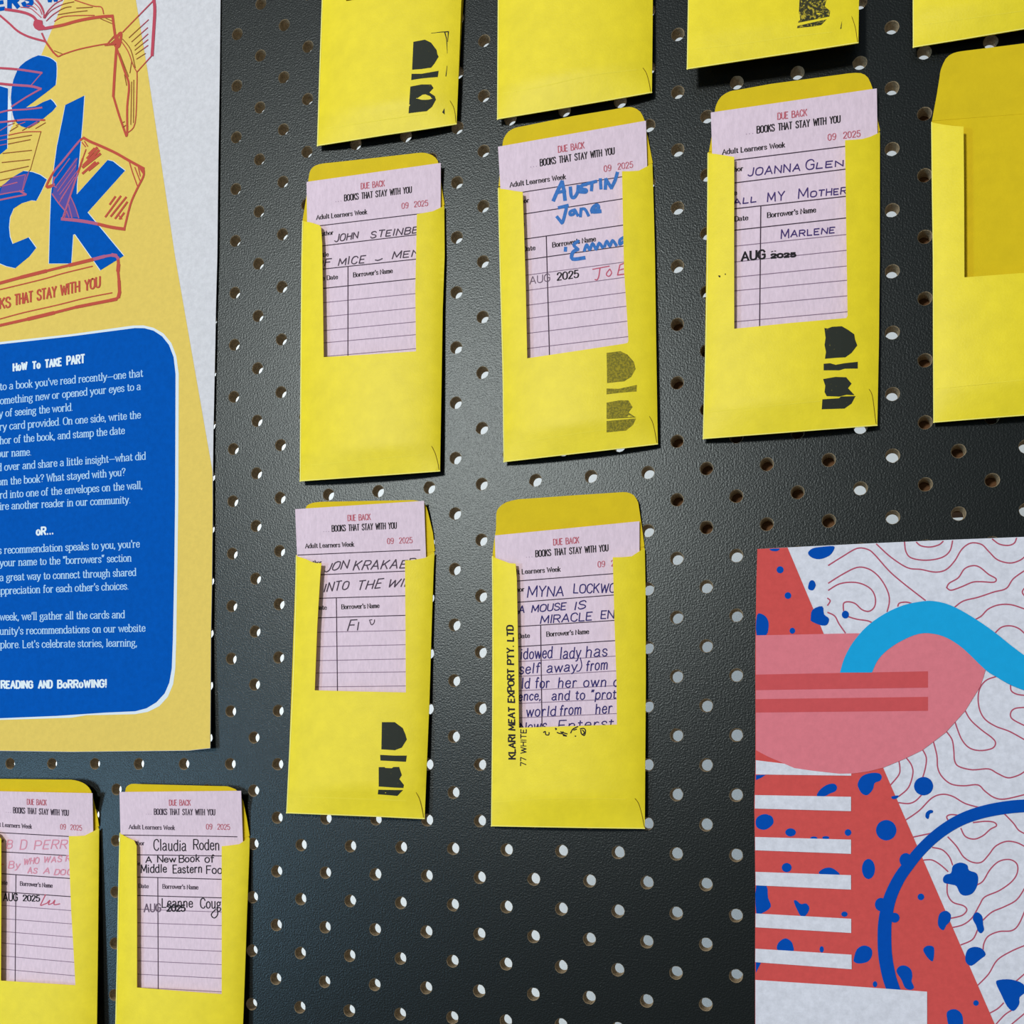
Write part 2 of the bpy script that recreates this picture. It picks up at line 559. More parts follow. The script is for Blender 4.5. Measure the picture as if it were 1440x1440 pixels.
# ------------------------------------------------------------------ the pegboard
def build_board():
    vs, fs, mi = [], [], []
    T = 0.0052
    r0 = 0.00292
    n = 24
    cache = {}

    def vert(p):
        k = (round(p[0] * 1e7), round(p[1] * 1e7), round(p[2] * 1e7))
        if k not in cache:
            cache[k] = len(vs)
            vs.append(p)
        return cache[k]
    for i in range(-27, 27):
        for j in range(-36, 22):
            if (i + j) % 2:
                continue
            cx, cz = i * S, Z0 - j * S
            rr = random.Random(i * 1000 + j)
            ang = [2 * math.pi * k / n for k in range(n)]
            rim = [1 + rr.uniform(-.018, .018) for _ in ang]
            if rr.random() < .3:
                q = rr.randrange(n)
                rim[q] += .07
                rim[(q + 1) % n] += .05
            fr, fr2, bk, do, dob = [], [], [], [], []
            r1 = r0 * rr.uniform(.80, .87)
            sx, sz = rr.uniform(-.0001, .0001), rr.uniform(-.0001, .0001)
            for k, a in enumerate(ang):
                ca, sa = math.cos(a), math.sin(a)
                d = S / (abs(ca) + abs(sa))
                do.append(vert((cx + ca * d, 0, cz + sa * d)))
                dob.append(vert((cx + ca * d, T, cz + sa * d)))
                fr.append(len(vs)); vs.append((cx + ca * r0 * rim[k], 0, cz + sa * r0 * rim[k]))
                fr2.append(len(vs)); vs.append((cx + ca * (r0 * rim[k] - .0002), .00028, cz + sa * (r0 * rim[k] - .0002)))
                bk.append(len(vs)); vs.append((cx + sx + ca * r1, T, cz + sz + sa * r1))
            for k in range(n):
                l = (k + 1) % n
                fs.append((do[k], do[l], fr[l], fr[k])); mi.append(0)
                fs.append((fr[k], fr[l], fr2[l], fr2[k])); mi.append(1)
                fs.append((fr2[k], fr2[l], bk[l], bk[k])); mi.append(1)
                fs.append((bk[k], bk[l], dob[l], dob[k])); mi.append(2)
    # straight sawn outer edges
    def edge(tips, mids):
        for (a, b), c in zip(zip(tips, tips[1:]), mids):
            k = len(vs)
            for y in (0, T):
                for p in (a, b, c):
                    vs.append((p[0] * S, y, Z0 - p[1] * S))
            pa, pb, pc = (Vector(vs[k + q]) for q in range(3))
            tri = (k, k + 1, k + 2) if (pb - pa).cross(pc - pa).y < 0 else (k, k + 2, k + 1)
            fs.append(tri); mi.append(0)
            fs.append(tuple(q + 3 for q in reversed(tri))); mi.append(2)
            fs.append((k, k + 3, k + 4, k + 1)); mi.append(1)
    edge([(27, j) for j in range(-36, 21, 2)], [(26, j) for j in range(-35, 21, 2)])
    edge([(-28, j) for j in range(-35, 22, 2)], [(-27, j) for j in range(-34, 22, 2)])
    edge([(i, -37) for i in range(-26, 27, 2)], [(i, -36) for i in range(-25, 27, 2)])
    edge([(i, 22) for i in range(-27, 26, 2)], [(i, 21) for i in range(-26, 26, 2)])
    o = link('pegboard', vs, fs, [M['board'], M['fibre'], M['back']])
    o.data.polygons.foreach_set('material_index', mi)
    o['label'] = 'large black pegboard panel drilled with staggered rows of small round holes'
    o['category'] = 'pegboard'
    return o


build_board()


def box(name, a, b, material):
    x0, y0, z0 = a
    x1, y1, z1 = b
    vs = [(x, y, z) for x in (x0, x1) for y in (y0, y1) for z in (z0, z1)]
    fs = [(0, 1, 3, 2), (4, 6, 7, 5), (0, 4, 5, 1), (2, 3, 7, 6), (0, 2, 6, 4), (1, 5, 7, 3)]
    return link(name, vs, fs, material)


w = box('wall_back', (-2.6, 1.0, -0.2), (2.8, 1.08, 3.2), M['wall'])
w['kind'] = 'structure'
w = box('floor', (-2.6, -4.5, -0.05), (2.8, 1.08, 0.0), M['floor'])
w['kind'] = 'structure'


def rail(x0, y0, x1, y1, dep=0.0056, th=0.009):
    a, b = P(x0, y0, -dep), P(x1, y1, -dep)
    o = box('timber_batten', (a.x, dep, b.z), (b.x, dep + th, a.z), M['timber'])
    return o


# ------------------------------------------------------------------ envelopes
class Frame2:
    """body coordinates s (0 left .. 1 right), t (0 crease .. 1 bottom) of an envelope"""

    def __init__(self, TL, TR, BR, BL):
        self.TL, self.TR, self.BR, self.BL = TL, TR, BR, BL

    def st(self, x, y):
        TL, TR, BL, BR = self.TL, self.TR, self.BL, self.BR
        t = 0.5
        s = 0.5
        for _ in range(4):
            lx, ly = TL[0] + (BL[0] - TL[0]) * t, TL[1] + (BL[1] - TL[1]) * t
            rx, ry = TR[0] + (BR[0] - TR[0]) * t, TR[1] + (BR[1] - TR[1]) * t
            dx, dy = rx - lx, ry - ly
            s = ((x - lx) * dx + (y - ly) * dy) / (dx * dx + dy * dy)
            ux, uy = TL[0] + (TR[0] - TL[0]) * s, TL[1] + (TR[1] - TL[1]) * s
            vx, vy = BL[0] + (BR[0] - BL[0]) * s, BL[1] + (BR[1] - BL[1]) * s
            dx, dy = vx - ux, vy - uy
            t = ((x - ux) * dx + (y - uy) * dy) / (dx * dx + dy * dy)
        return s, t


MM = 0.001
ROOTS = {}


def surfaces(q, h0=0.1, h1=1.2, bulge=4.3, lean=5.0, cbulge=1.1):
    fr = Frame2(*q)

    def base(t):
        t = max(t, 0)
        return h0 + (h1 - h0) * t

    def arch(s):
        s = min(max(s, 0), 1)
        return 4 * s * (1 - s)

    def h_back(x, y):
        s, t = fr.st(x, y)
        return (base(t) + .22 + .15 * arch(s)) * MM

    def h_flap(x, y):
        s, t = fr.st(x, y)
        return (h0 + .30 + .15 * arch(s) + lean * max(-t, 0) ** 1.15 * 2.2) * MM

    def h_card(x, y):
        s, t = fr.st(x, y)
        u = 0.01 - t
        soft = (math.sqrt(u * u + .0012) + u) / 2
        w = (math.sqrt(t * t + .0012) + t) / 2
        return (h0 + (h1 - h0) * w + .72 + cbulge * arch(s) + soft * lean * 1.9) * MM

    def h_front(x, y):
        s, t = fr.st(x, y)
        edge = min(1, max(0, (1 - t) * 9))
        return (base(t) + .62 + .15 + (bulge * arch(s) ** .75 + .3) * (.35 + .65 * edge)) * MM
    return h_back, h_flap, h_card, h_front


def envelope(label, q, flap, front, seam=None, group='yellow envelopes on the pegboard', **kw):
    hb, hfl, hc, hf = surfaces(q, **kw)
    TL, TR, BR, BL = q
    root = thing('envelope', P((BL[0] + BR[0]) / 2, (BL[1] + BR[1]) / 2, 0), label, 'envelope', group)
    bk = [TL, TR, BR, BL]
    # the back follows the true outline of the front's outer edge
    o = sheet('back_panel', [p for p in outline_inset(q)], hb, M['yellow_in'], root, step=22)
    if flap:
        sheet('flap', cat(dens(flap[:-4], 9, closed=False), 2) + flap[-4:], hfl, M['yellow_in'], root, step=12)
    fp = sheet('front_panel', front, hf, M['yellow'], root, step=9)
    fr = Frame2(*q)
    cx = sum(p[0] for p in front) / len(front)
    cy = sum(p[1] for p in q) / 4
    ink = Ink(hf, 0.00004)
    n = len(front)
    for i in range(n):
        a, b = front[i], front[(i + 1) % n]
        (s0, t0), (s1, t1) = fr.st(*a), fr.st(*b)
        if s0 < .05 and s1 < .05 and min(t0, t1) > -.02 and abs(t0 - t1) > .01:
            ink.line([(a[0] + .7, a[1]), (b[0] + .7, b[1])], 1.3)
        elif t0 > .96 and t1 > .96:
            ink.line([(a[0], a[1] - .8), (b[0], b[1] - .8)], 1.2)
    ink.build('painted_edge_highlight', M['crease'], root)  # painted highlight: pale ribbons along the left and bottom edges
    if seam:
        ink = Ink(hf, 0.00003)
        ink.line(cat(seam[0], 4), 1.0)
        ink.build('fold_line', M['fold'], root)
        ink = Ink(hf, 0.00005)
        ink.line(cat(seam[1], 4), [0.3] + [0.9] * (len(cat(seam[1], 4)) - 2) + [0.3])
        ink.build('corner_cut', M['slit'], root)
    return root, hc, hf


def outline_inset(q, k=0.012):
    cx = sum(p[0] for p in q) / 4
    cy = sum(p[1] for p in q) / 4
    o = [(p[0] + (cx - p[0]) * k, p[1] + (cy - p[1]) * k) for p in q]
    return [(q[0][0] + .6, q[0][1] - 1.5), (q[1][0] - .8, q[1][1] - 1.5), o[2], o[3]]


def bottom_seam(q, dy=22):
    TL, TR, BR, BL = q
    a = (BL[0] + 4, BL[1] - dy)
    b = (BR[0] - 26, BR[1] - dy - 2)
    c = (BR[0] - 12, BR[1] - dy - 14)
    return [a, ((a[0] + b[0]) / 2, (a[1] + b[1]) / 2), b], [c, (BR[0] - 7, BR[1] - dy - 4), (BR[0] - 3, BR[1] - 12), (BR[0] - 1.5, BR[1] - 2)]


# --- the printed card, described on the best seen card and mapped to the others
C3 = dict(TL=(999.5, 158.2), TR=(1233, 124.3), V3=(1069.9, 289.2), V4=(1069.7, 319.5), V8=(1069, 405.3), V9=(1068.5, 427.6), V10=(1068.3, 449.5), L1=(1032.5, 225.3), AW=(1103.7, 206.8), BY=(1181.3, 172))


def plane(p):
    q = P(p[0], p[1], 0)
    return (q.x, q.z)


def unplane(x, z):
    v = Vector((x, 0, z)) - CAM
    d = v.dot(fwd)
    return (CX + F * v.dot(right) / d, CY + F * v.dot(down) / d)


def solve(A, b):
    n = len(b)
    Mx = [A[i][:] + [b[i]] for i in range(n)]
    for i in range(n):
        k = max(range(i, n), key=lambda r: abs(Mx[r][i]))
        Mx[i], Mx[k] = Mx[k], Mx[i]
        for r in range(n):
            if r != i:
                f = Mx[r][i] / Mx[i][i]
                for c in range(i, n + 1):
                    Mx[r][c] -= f * Mx[i][c]
    return [Mx[i][n] / Mx[i][i] for i in range(n)]


def cardmap(feat):
    rows = [(plane(C3[k]), plane(v)) for k, v in feat.items()]
    ox, oz = plane((1100, 300))
    co = []
    for d in (0, 1):
        A = [[0] * 3 for _ in range(3)]
        b = [0] * 3
        for (x, z), t in rows:
            r = (1.0, (x - ox) * 10, (z - oz) * 10)
            for i in range(3):
                b[i] += r[i] * t[d]
                for j in range(3):
                    A[i][j] += r[i] * r[j]
        co.append(solve(A, b))

    def f(p):
        x, z = plane(p)
        r = (1.0, (x - ox) * 10, (z - oz) * 10)
        return unplane(sum(co[0][i] * r[i] for i in range(3)), sum(co[1][i] * r[i] for i in range(3)))
    return f


RULES = [((1002, 229.1), (1187.6, 205.9), 0), ((1002, 261), (1187.6, 238), 0), ((1002, 297), (1187.9, 276.2), 0), ((1002, 327.2), (1188.4, 306.6), 0),
         ((1002, 349.4), (1189.3, 329.8), 1), ((1002, 371.6), (1189.7, 352), 1), ((1002, 393), (1190, 374.1), 1), ((1002, 411.9), (1190.5, 394.1), 1),
         ((1002, 433.4), (1191.4, 415.9), 1), ((1002, 455.2), (1192.3, 438.3), 1), ((1002, 477), (1193, 460.3), 1)]


def card(label, TL, TR, LB, RB, feat, hc, faded=0):
    f = cardmap(feat)
    bl, br = f((1000.5, 528)), f((1226, 508))
    if LB[1] > bl[1]:
        bl = LB
    outline = [TL, TR, RB, (RB[0] + (br[0] - RB[0]) * .5, RB[1] + (br[1] - RB[1]) * .5), br, bl, LB]
    root = thing('borrowing_card', P((bl[0] + br[0]) / 2, (bl[1] + br[1]) / 2, 0.001), label, 'card', 'pink borrowing cards in the envelopes')
    sheet('card_stock', outline, hc, M['pink'], root, th=0.0003, step=9)
    a, b = Ink(hc), Ink(hc)
    sx = (TR[0] - TL[0]) / 233.5
    for p, q, th in RULES:
        e = (q[0] + 36, q[1] - 4.2)
        (b if th else a).line([f(p), f(q), f(e)], (1.45 if not th else 1.05) * max(sx, .85), step=12)
    a.line([f(C3['V3']), f(C3['V10']), f((1067.7, 500))], 1.5 * sx + .1, step=12)
    a.build('ruled_line', M['line'], root, pieces=True)
    b.build('thin_ruled_line', M['thin'], root, pieces=True)
    k = sx

    def T(ink, s, p0, p1, h, **kw):
        g0, g1 = f(p0), f(p1)
        u = f((p0[0] - .006 * h, p0[1] - h))
        text(ink, s, g0, g1, h, up=(u[0] - g0[0], u[1] - g0[1]), **kw)
    bl_, rd, ft = Ink(hc), Ink(hc), Ink(hc)
    T(rd, 'DUE BACK', (1093.8, 168.1), (1134.4, 162.5), 9.0, thick=1.6 * k, thin=1.2 * k, gap=2.2, space=6.5)
    T(bl_, 'BOOKS THAT STAY WITH YOU', (1064.7, 187.2), (1181.3, 172), 9.5, thick=1.75 * k, thin=1.25 * k, gap=2.0, space=7)
    T(ft, '...', (1049, 188.9), (1059, 187.7), 9, thick=1.1 * k, gap=3)
    T(rd, '09', (1164.5, 197.6), (1175.4, 196), 8.7, thick=1.5 * k, thin=1.1 * k, gap=2.6)
    T(rd, '2025', (1186.2, 194.6), (1209.6, 192), 8.7, thick=1.5 * k, thin=1.1 * k, gap=2.2)
    T(bl_, 'Adult Learners Week', (1016, 217.2), (1103.7, 206.8), 6.9, thick=1.65 * k, thin=.75 * k, serif=.6, gap=1.5)
    T(bl_, 'Author', (1018, 243.2), (1044.7, 239.8), 6.4, thick=1.65 * k, thin=.75 * k, serif=.6)
    T(bl_, 'Title', (1018, 276), (1036, 274), 6.4, thick=1.65 * k, thin=.75 * k, serif=.6)
    T(bl_, 'Due Date', (1014.5, 313.2), (1051.6, 309.2), 6.6, thick=1.65 * k, thin=.75 * k, serif=.6)
    T(bl_, "Borrower's Name", (1079.4, 306.1), (1147, 298.3), 7.0, thick=1.65 * k, thin=.75 * k, serif=.6)
    rd.build('red_heading', M['red'], root)
    bl_.build('printed_text', M['black'] if not faded else M['pen_grey'], root)
    ft.build('faint_dots', M['faint'], root)
    return root


def words(parent, hc, name, material, items, label=None, wk=1.15, **kw):
    ink = Ink(hc, 0.00009)
    for it in items:
        if isinstance(it[0], str):
            k = dict(kw)
            if len(it) > 4:
                k.update(it[4])
            text(ink, it[0], it[1], it[2], it[3], **k)
        else:
            pts = it[0]
            it = (it[0], it[1] * wk) + tuple(it[2:])
            ink.line(cat(pts, 4) if len(pts) > 2 and not (len(it) > 2 and it[2]) else pts, it[1])
    return ink.build(name, material, parent, label)


def z(ox, oy, sc_, *pts):
    """points read off an enlarged crop of the photograph"""
    return [(ox + a / sc_, oy + b / sc_) for a, b in pts]


HAND = dict(jit=0.11, gap=2.6)

# ---- A: left envelope of the upper row
q = ((425, 310.8), (625, 289.5), (618.7, 663), (421.5, 677))
env, hc, hf = envelope('unstamped yellow envelope with pink card, in upper row nearest the ochre poster', q,
    [(425.6, 309), (428, 294), (431.5, 272), (434.5, 246.7), (436.8, 239), (443, 233), (453.6, 230), (527, 222), (588, 215), (597.2, 214.9), (608, 218.4), (615.6, 226), (619, 247), (622.4, 271), (625.2, 288), (600, 296), (520, 303), (440, 312)],
    [(425, 310.8), (436.8, 312.7), (449, 316.6), (451.3, 318.8), (452.9, 341), (454, 420), (455.1, 502.1), (520, 498.4), (585, 494), (584, 408), (586.2, 301), (595.7, 299.4), (608.7, 297), (624.7, 289.5), (625.2, 360), (622.5, 435), (620.5, 560), (618.7, 663), (560, 667.3), (500, 671.5), (421.5, 677), (422, 600), (422.6, 500), (423.8, 360)],
    bottom_seam(q, 22), h1=2.2)
c = card('pink card with thin grey upright capitals on two lines and no date stamp', (431, 255.8), (619.8, 229.1), (432.2, 330), (619.6, 291),
    dict(TL=(431, 255.8), TR=(619.8, 229.1), V3=(490, 373.8), V4=(489.8, 401), V8=(488.8, 479.5)), hc)
words(c, hc, 'handwriting', M['pen_grey'], [('JOHN', (470.4, 340.4), (502.5, 334.8), 9), ('STEINBEC', (520.8, 335), (597, 326), 8.5),
    ('OF', (443, 375.5), (464, 373.2), 9), ('MICE', (475.8, 373), (511.7, 369.2), 9.5), ([(527.7, 365.6), (532, 366), (537.6, 363.6)], 1.3), ('MEN', (551.4, 364), (588, 359.6), 9)], thick=1.5, slant=.14, **HAND)

# ---- B: middle of the upper row
q = ((700, 265), (917.5, 230), (925, 625), (708, 650))
env, hc, hf = envelope('yellow envelope with worn olive stamp shapes, holding the card with blue marker writing', q,
    [(701, 262), (703.5, 235), (706.5, 205), (708.3, 195), (715, 185), (725, 179.6), (806.7, 163), (856.7, 154.8), (880, 150.8), (890, 151), (900.8, 157.5), (906.7, 170), (911.7, 196.7), (918, 229), (880, 240), (760, 258)],
    [(700, 265), (711.7, 266.3), (724, 268.6), (735, 269.8), (737, 330), (739.2, 400), (741.3, 503.8), (810, 493.6), (878, 483.2), (882.5, 482), (883.7, 479), (881.5, 440), (877.5, 380), (874.7, 240.8), (884, 240.8), (898.3, 240), (917.5, 230), (919.5, 300), (921, 360), (923, 500), (925, 625), (870, 631.4), (790, 640.5), (708, 650), (707.4, 600), (706.7, 520), (702.5, 370)],
    bottom_seam(q, 26), h1=1.7)
ink = Ink(hf, .00006)
ink.poly(z(720, 360, 4, (532, 545), (610, 535), (650, 555), (685, 595), (695, 635), (670, 680), (630, 705), (535, 715)))
ink.poly(z(720, 360, 4, (532, 745), (600, 747), (702, 725), (700, 762), (600, 770), (532, 778)))
ink.poly(z(720, 360, 4, (532, 825), (600, 812), (655, 812), (678, 850), (655, 880), (697, 908), (532, 916)))
ink.poly(z(720, 360, 4, (532, 928), (697, 914), (680, 950), (640, 982), (532, 992)))
ink.build('stamp_mark', M['inkworn'], env, pieces=True)
c = card('pink card with large blue marker writing and a short red name', (700.3, 206.3), (908.3, 169.7), (703.5, 262), (910, 230.8),
    dict(TL=(700.3, 206.3), TR=(908.3, 169.7), V3=(768.3, 332.5), V4=(769.2, 360.8), V9=(771.7, 465), V10=(772.2, 486.7)), hc)
mk = lambda *p: z(690, 140, 6, *p)
words(c, hc, 'marker_writing', M['marker'], [(mk((530, 850), (560, 780), (602, 692)), 3.4), (mk((602, 692), (618, 770), (627, 845)), 3.4), (mk((560, 785), (628, 770)), 3),
    (mk((672, 742), (680, 815), (705, 825), (733, 780), (738, 728)), 3.2), (mk((805, 715), (770, 725), (765, 752), (805, 762), (800, 780), (755, 778)), 3.2),
    (mk((820, 708), (890, 690)), 3), (mk((855, 700), (850, 765)), 3), (mk((925, 672), (930, 750)), 3), (mk((967, 752), (972, 672)), 3.2), (mk((972, 672), (1018, 745)), 3.2), (mk((1018, 745), (1050, 680), (1068, 618)), 3.2),
    (mk((575, 912), (650, 893)), 3), (mk((640, 903), (628, 960), (605, 1037), (585, 1020), (560, 990)), 3),
    (mk((710, 930), (672, 945), (670, 972), (700, 965), (712, 935)), 2.8), (mk((712, 935), (735, 978)), 2.8), (mk((757, 985), (762, 920)), 2.8), (mk((762, 925), (795, 925), (825, 978)), 2.8),
    (mk((850, 945), (905, 925), (900, 890), (865, 910), (858, 945), (925, 942)), 3.6),
    (mk((630, 1275), (632, 1250)), 3), (mk((740, 1195), (700, 1225), (735, 1262)), 3), (mk((735, 1262), (692, 1290), (690, 1345), (790, 1335)), 3.4),
    (mk((790, 1275), (810, 1225), (835, 1265), (860, 1215), (890, 1262), (915, 1212), (945, 1250)), 2.8), (mk((960, 1240), (980, 1195), (1005, 1235), (1028, 1190), (1060, 1230)), 2.8), (mk((1118, 1165), (1090, 1185), (1090, 1220), (1118, 1200)), 2.8)], 'thick blue marker writing', wk=1.5)
words(c, hc, 'grey_date_stamp', M['stampg'], [('AUG', (745, 399.7), (773, 395), 10.3)], thick=1.2, gap=2)
words(c, hc, 'black_date_stamp', M['stampb'], [('2025', (783.7, 394.2), (813.3, 390), 10.3)], thick=2.1, thin=1.2, gap=2)
words(c, hc, 'red_pen_name', M['pen_red'], [(z(690, 320, 6, (860, 352), (1000, 325)), 1.2), (z(690, 320, 6, (922, 342), (912, 410), (898, 440), (880, 438)), 1.4), (z(690, 320, 6, (1005, 350), (980, 380), (978, 402), (1000, 410), (1020, 382), (1005, 350)), 1.3),
    (z(690, 320, 6, (1122, 302), (1090, 315), (1070, 400), (1130, 392)), 1.4, 1), (z(690, 320, 6, (1080, 360), (1120, 348)), 1.2)], 'red pen letters')

# ---- C: right of the upper row with a card
q = ((994.9, 215.5), (1237.4, 186), (1233.7, 598.7), (988.2, 617.5))
env, hc, hf = envelope('yellow envelope with solid black stamp shapes and two ink dots on its left strip', q,
    [(997, 213), (1001, 190), (1005.4, 155.6), (1007.4, 146.9), (1014.3, 135.6), (1026.5, 128.4), (1083.7, 118), (1194.9, 103), (1210.5, 102.8), (1220.9, 109.5), (1227, 124.3), (1232.2, 157.3), (1237.6, 184), (1200, 196), (1060, 214)],
    [(994.9, 215.5), (1006, 216.4), (1016, 218), (1032.5, 220.7), (1032.3, 340), (1032.5, 462.3), (1110, 454.3), (1190, 447.2), (1191.9, 444), (1190, 320), (1188.4, 197.2), (1201.8, 196.4), (1213, 195.4), (1224.4, 192), (1237.4, 186), (1237.2, 360), (1236, 480), (1233.7, 598.7), (1160, 604.3), (1080, 610.5), (988.2, 617.5), (989.8, 560), (991.5, 500), (994, 380), (994.5, 290)],
    bottom_seam(q, 38), h1=2.0)
ink = Ink(hf, .00006)
ink.poly(z(1080, 360, 4, (317, 405), (335, 408), (360, 398), (415, 395), (450, 415), (485, 440), (490, 470), (502, 503), (470, 545), (435, 570), (390, 572), (320, 578), (326, 540), (318, 500), (324, 460)))
ink.poly(z(1080, 360, 4, (313, 606), (350, 603), (380, 612), (430, 603), (505, 595), (505, 633), (430, 634), (400, 643), (313, 643)))
ink.poly(z(1080, 360, 4, (310, 692), (380, 680), (440, 682), (470, 718), (450, 743), (486, 782), (440, 780), (400, 790), (330, 788), (318, 765), (322, 730)))
ink.poly(z(1080, 360, 4, (306, 806), (400, 800), (410, 790), (492, 788), (470, 830), (430, 858), (302, 862)))
ink.build('stamp_mark', M['ink'], env, pieces=True)
ink = Ink(hf, .00006)
ink.poly([(1009.6, 387.5), (1012.6, 387.2), (1013.2, 389.4), (1011.5, 390.2)])
ink.poly([(1019, 384.8), (1020.6, 384.6), (1020.8, 386.4), (1019.4, 386.4)])
ink.build('ink_dot', M['black'], env, pieces=True)
c = card('pink card with violet pen capitals and a bold half-printed black date stamp', (999.5, 158.2), (1233, 124.3), (1002, 230), (1234, 190), C3, hc)
words(c, hc, 'handwriting', M['pen_blue'], [('JOANNA', (1051.6, 247.8), (1124.5, 240), 10.5), ('G', (1133, 239), (1144, 238), 14), ('LEN', (1148, 237), (1185.3, 233), 8.5),
    ('ALL', (1031.4, 287.8), (1063, 283.4), 7.5), ('MY', (1079.4, 283.4), (1102.8, 281.4), 12), ('M', (1122.8, 279), (1136, 277.4), 13), ('OTHER', (1139.5, 277), (1189.5, 272.4), 8.5),
    ('M', (1098.5, 335.4), (1109, 334.4), 12), ('ARLENE', (1112, 333), (1173, 327.4), 8)], thick=1.7, slant=.06, **HAND)
words(c, hc, 'date_stamp', M['stampb'], [('AUG', (1043, 366.8), (1075.4, 363.3), 12), ('2025', (1084.6, 362.7), (1118.5, 360.7), 5.2)], thick=3.1, thin=2.3, gap=2)
words(c, hc, 'stamp_trace', M['stampb'], [([(1084.6, 354), (1087, 353.4)], 1), ([(1089, 353), (1091, 353)], 1)])

# ---- D: empty envelope at the right edge
q = ((1309.5, 172), (1578, 146), (1584, 572), (1312.5, 594.5))
env, hc, hf = envelope('empty yellow envelope at the right edge with open window and no card', q,
    [(1310.5, 170), (1317, 135), (1323, 98), (1330, 82.5), (1340, 75), (1352.5, 72), (1440, 61), (1540, 49), (1558, 54), (1566, 66), (1572, 110), (1577.5, 144), (1440, 160)],
    [(1309.5, 172), (1325, 175), (1340, 177), (1355, 178), (1355.8, 280), (1356.2, 390), (1440, 383.7), (1526, 377.5), (1526, 160), (1545, 158), (1578, 146), (1580, 350), (1584, 572), (1500, 579), (1440, 584.5), (1380, 589), (1312.5, 594.5), (1312, 480), (1311.8, 360), (1310.3, 260)],
    bottom_seam(q, 48), h1=1.6, lean=6)

# ---- top row, cut by the frame
q = ((459, -190), (665, -208), (642, 175), (445.7, 205.5))
env, hc, hf = envelope('yellow envelope at the top with crisp solid black stamp shapes and thin corner marks', q, None,
    [(459, -190), (482, -186), (486.5, 0), (486.9, 1.5), (560, -8), (628, -20), (628, -204), (645, -205), (665, -208), (657, -120), (648.7, 0), (645.5, 90), (642, 175), (600, 181.6), (540, 190.5), (445.7, 205.5), (449, 100), (452.5, 0)],
    ([(449, 182), (520, 171), (600, 160)], z(360, 0, 4, (1090, 565), (1110, 600), (1120, 640), (1124, 690))), h0=.2, h1=1.9)
ink = Ink(hf, .00006)
ink.poly(z(360, 0, 4, (885, 235), (950, 223), (985, 240), (1015, 280), (1020, 305), (1027, 318), (1005, 355), (985, 380), (930, 388), (878, 392)))
ink.poly(z(360, 0, 4, (875, 415), (930, 415), (1027, 398), (1022, 433), (930, 441), (873, 450)))
ink.poly(z(360, 0, 4, (868, 487), (930, 475), (985, 475), (998, 495), (975, 520), (1005, 540), (1012, 560), (990, 600), (960, 625), (858, 637)))
ink.line(z(360, 0, 4, (985, 187), (1040, 180), (1082, 178), (1078, 235)), [.5, 1, 1.6, .6])
ink.line(z(360, 0, 4, (1062, 182), (1072, 220), (1076, 300)), [1.6, 1.2, .4])
ink.line(z(360, 0, 4, (1075, 370), (1068, 428)), [.5, 1.2])
ink.poly(z(360, 0, 4, (1047, 632), (1060, 608), (1061, 644)))
ink.build('stamp_mark', M['ink'], env, pieces=True)

q = ((699, -240), (912, -272), (916.7, 130.5), (699, 168))
env, hc, hf = envelope('plain unstamped yellow envelope cut by the top of the photograph', q, None,
    [(699, -240), (724, -236), (724, -12), (870, -36), (870, -268), (890, -270), (912, -272), (916, -150), (918, 0), (917.4, 70), (916.7, 130.5), (860, 140.5), (780, 154.3), (699, 168), (699.4, 90), (700, 0), (699.5, -120)],
    ([(701, 132), (760, 122), (830, 106), (895, 98)], z(720, 0, 4, (735, 380), (755, 410), (770, 460), (780, 518))), h0=.2, h1=2.2)

q = ((972, -330), (1214, -345), (1207, 60.5), (965.7, 97.5))
env, hc, hf = envelope('yellow envelope at the top with a speckled stamp, casting a deep shadow', q, None,
    [(972, -330), (1000, -326), (1002, -60), (1160, -84), (1160, -340), (1180, -343), (1214, -345), (1211, -200), (1208, 0), (1207, 60.5), (1130, 72.5), (1040, 86), (965.7, 97.5), (967.5, 0), (970, -150)],
    ([(968, 70), (1040, 62), (1110, 52), (1170, 45)], z(1080, 0, 4, (470, 90), (490, 150), (500, 210), (504, 238))), h0=.2, h1=8, bulge=2.6)
ink = Ink(hf, .00006)
ink.poly(z(1080, 0, 4, (180, -50), (300, -60), (330, 0), (318, 35), (350, 62), (345, 92), (170, 128)))
ink.poly(z(1080, 0, 4, (165, 146), (330, 108), (300, 140), (255, 148), (163, 158)))
ink.poly(z(1080, 0, 4, (405, 163), (416, 118), (413, 160)))
ink.build('stamp_mark', M['inkmid'], env, pieces=True)

q = ((1284, -370), (1545, -395), (1552, 22), (1283.7, 67))
env, hc, hf = envelope('yellow envelope in the top right corner, only its lower end in view', q, None,
    [(1284, -370), (1312, -366), (1314, -110), (1490, -135), (1490, -392), (1510, -394), (1545, -395), (1550, -200), (1552, 22), (1500, 31), (1440, 41), (1360, 54.5), (1283.7, 67), (1283.5, 0), (1283.8, -180)],
    ([(1286, 36), (1360, 26), (1440, 15)], [(1540, -20), (1546, -5), (1550, 18)]), h0=.2, h1=3.0)

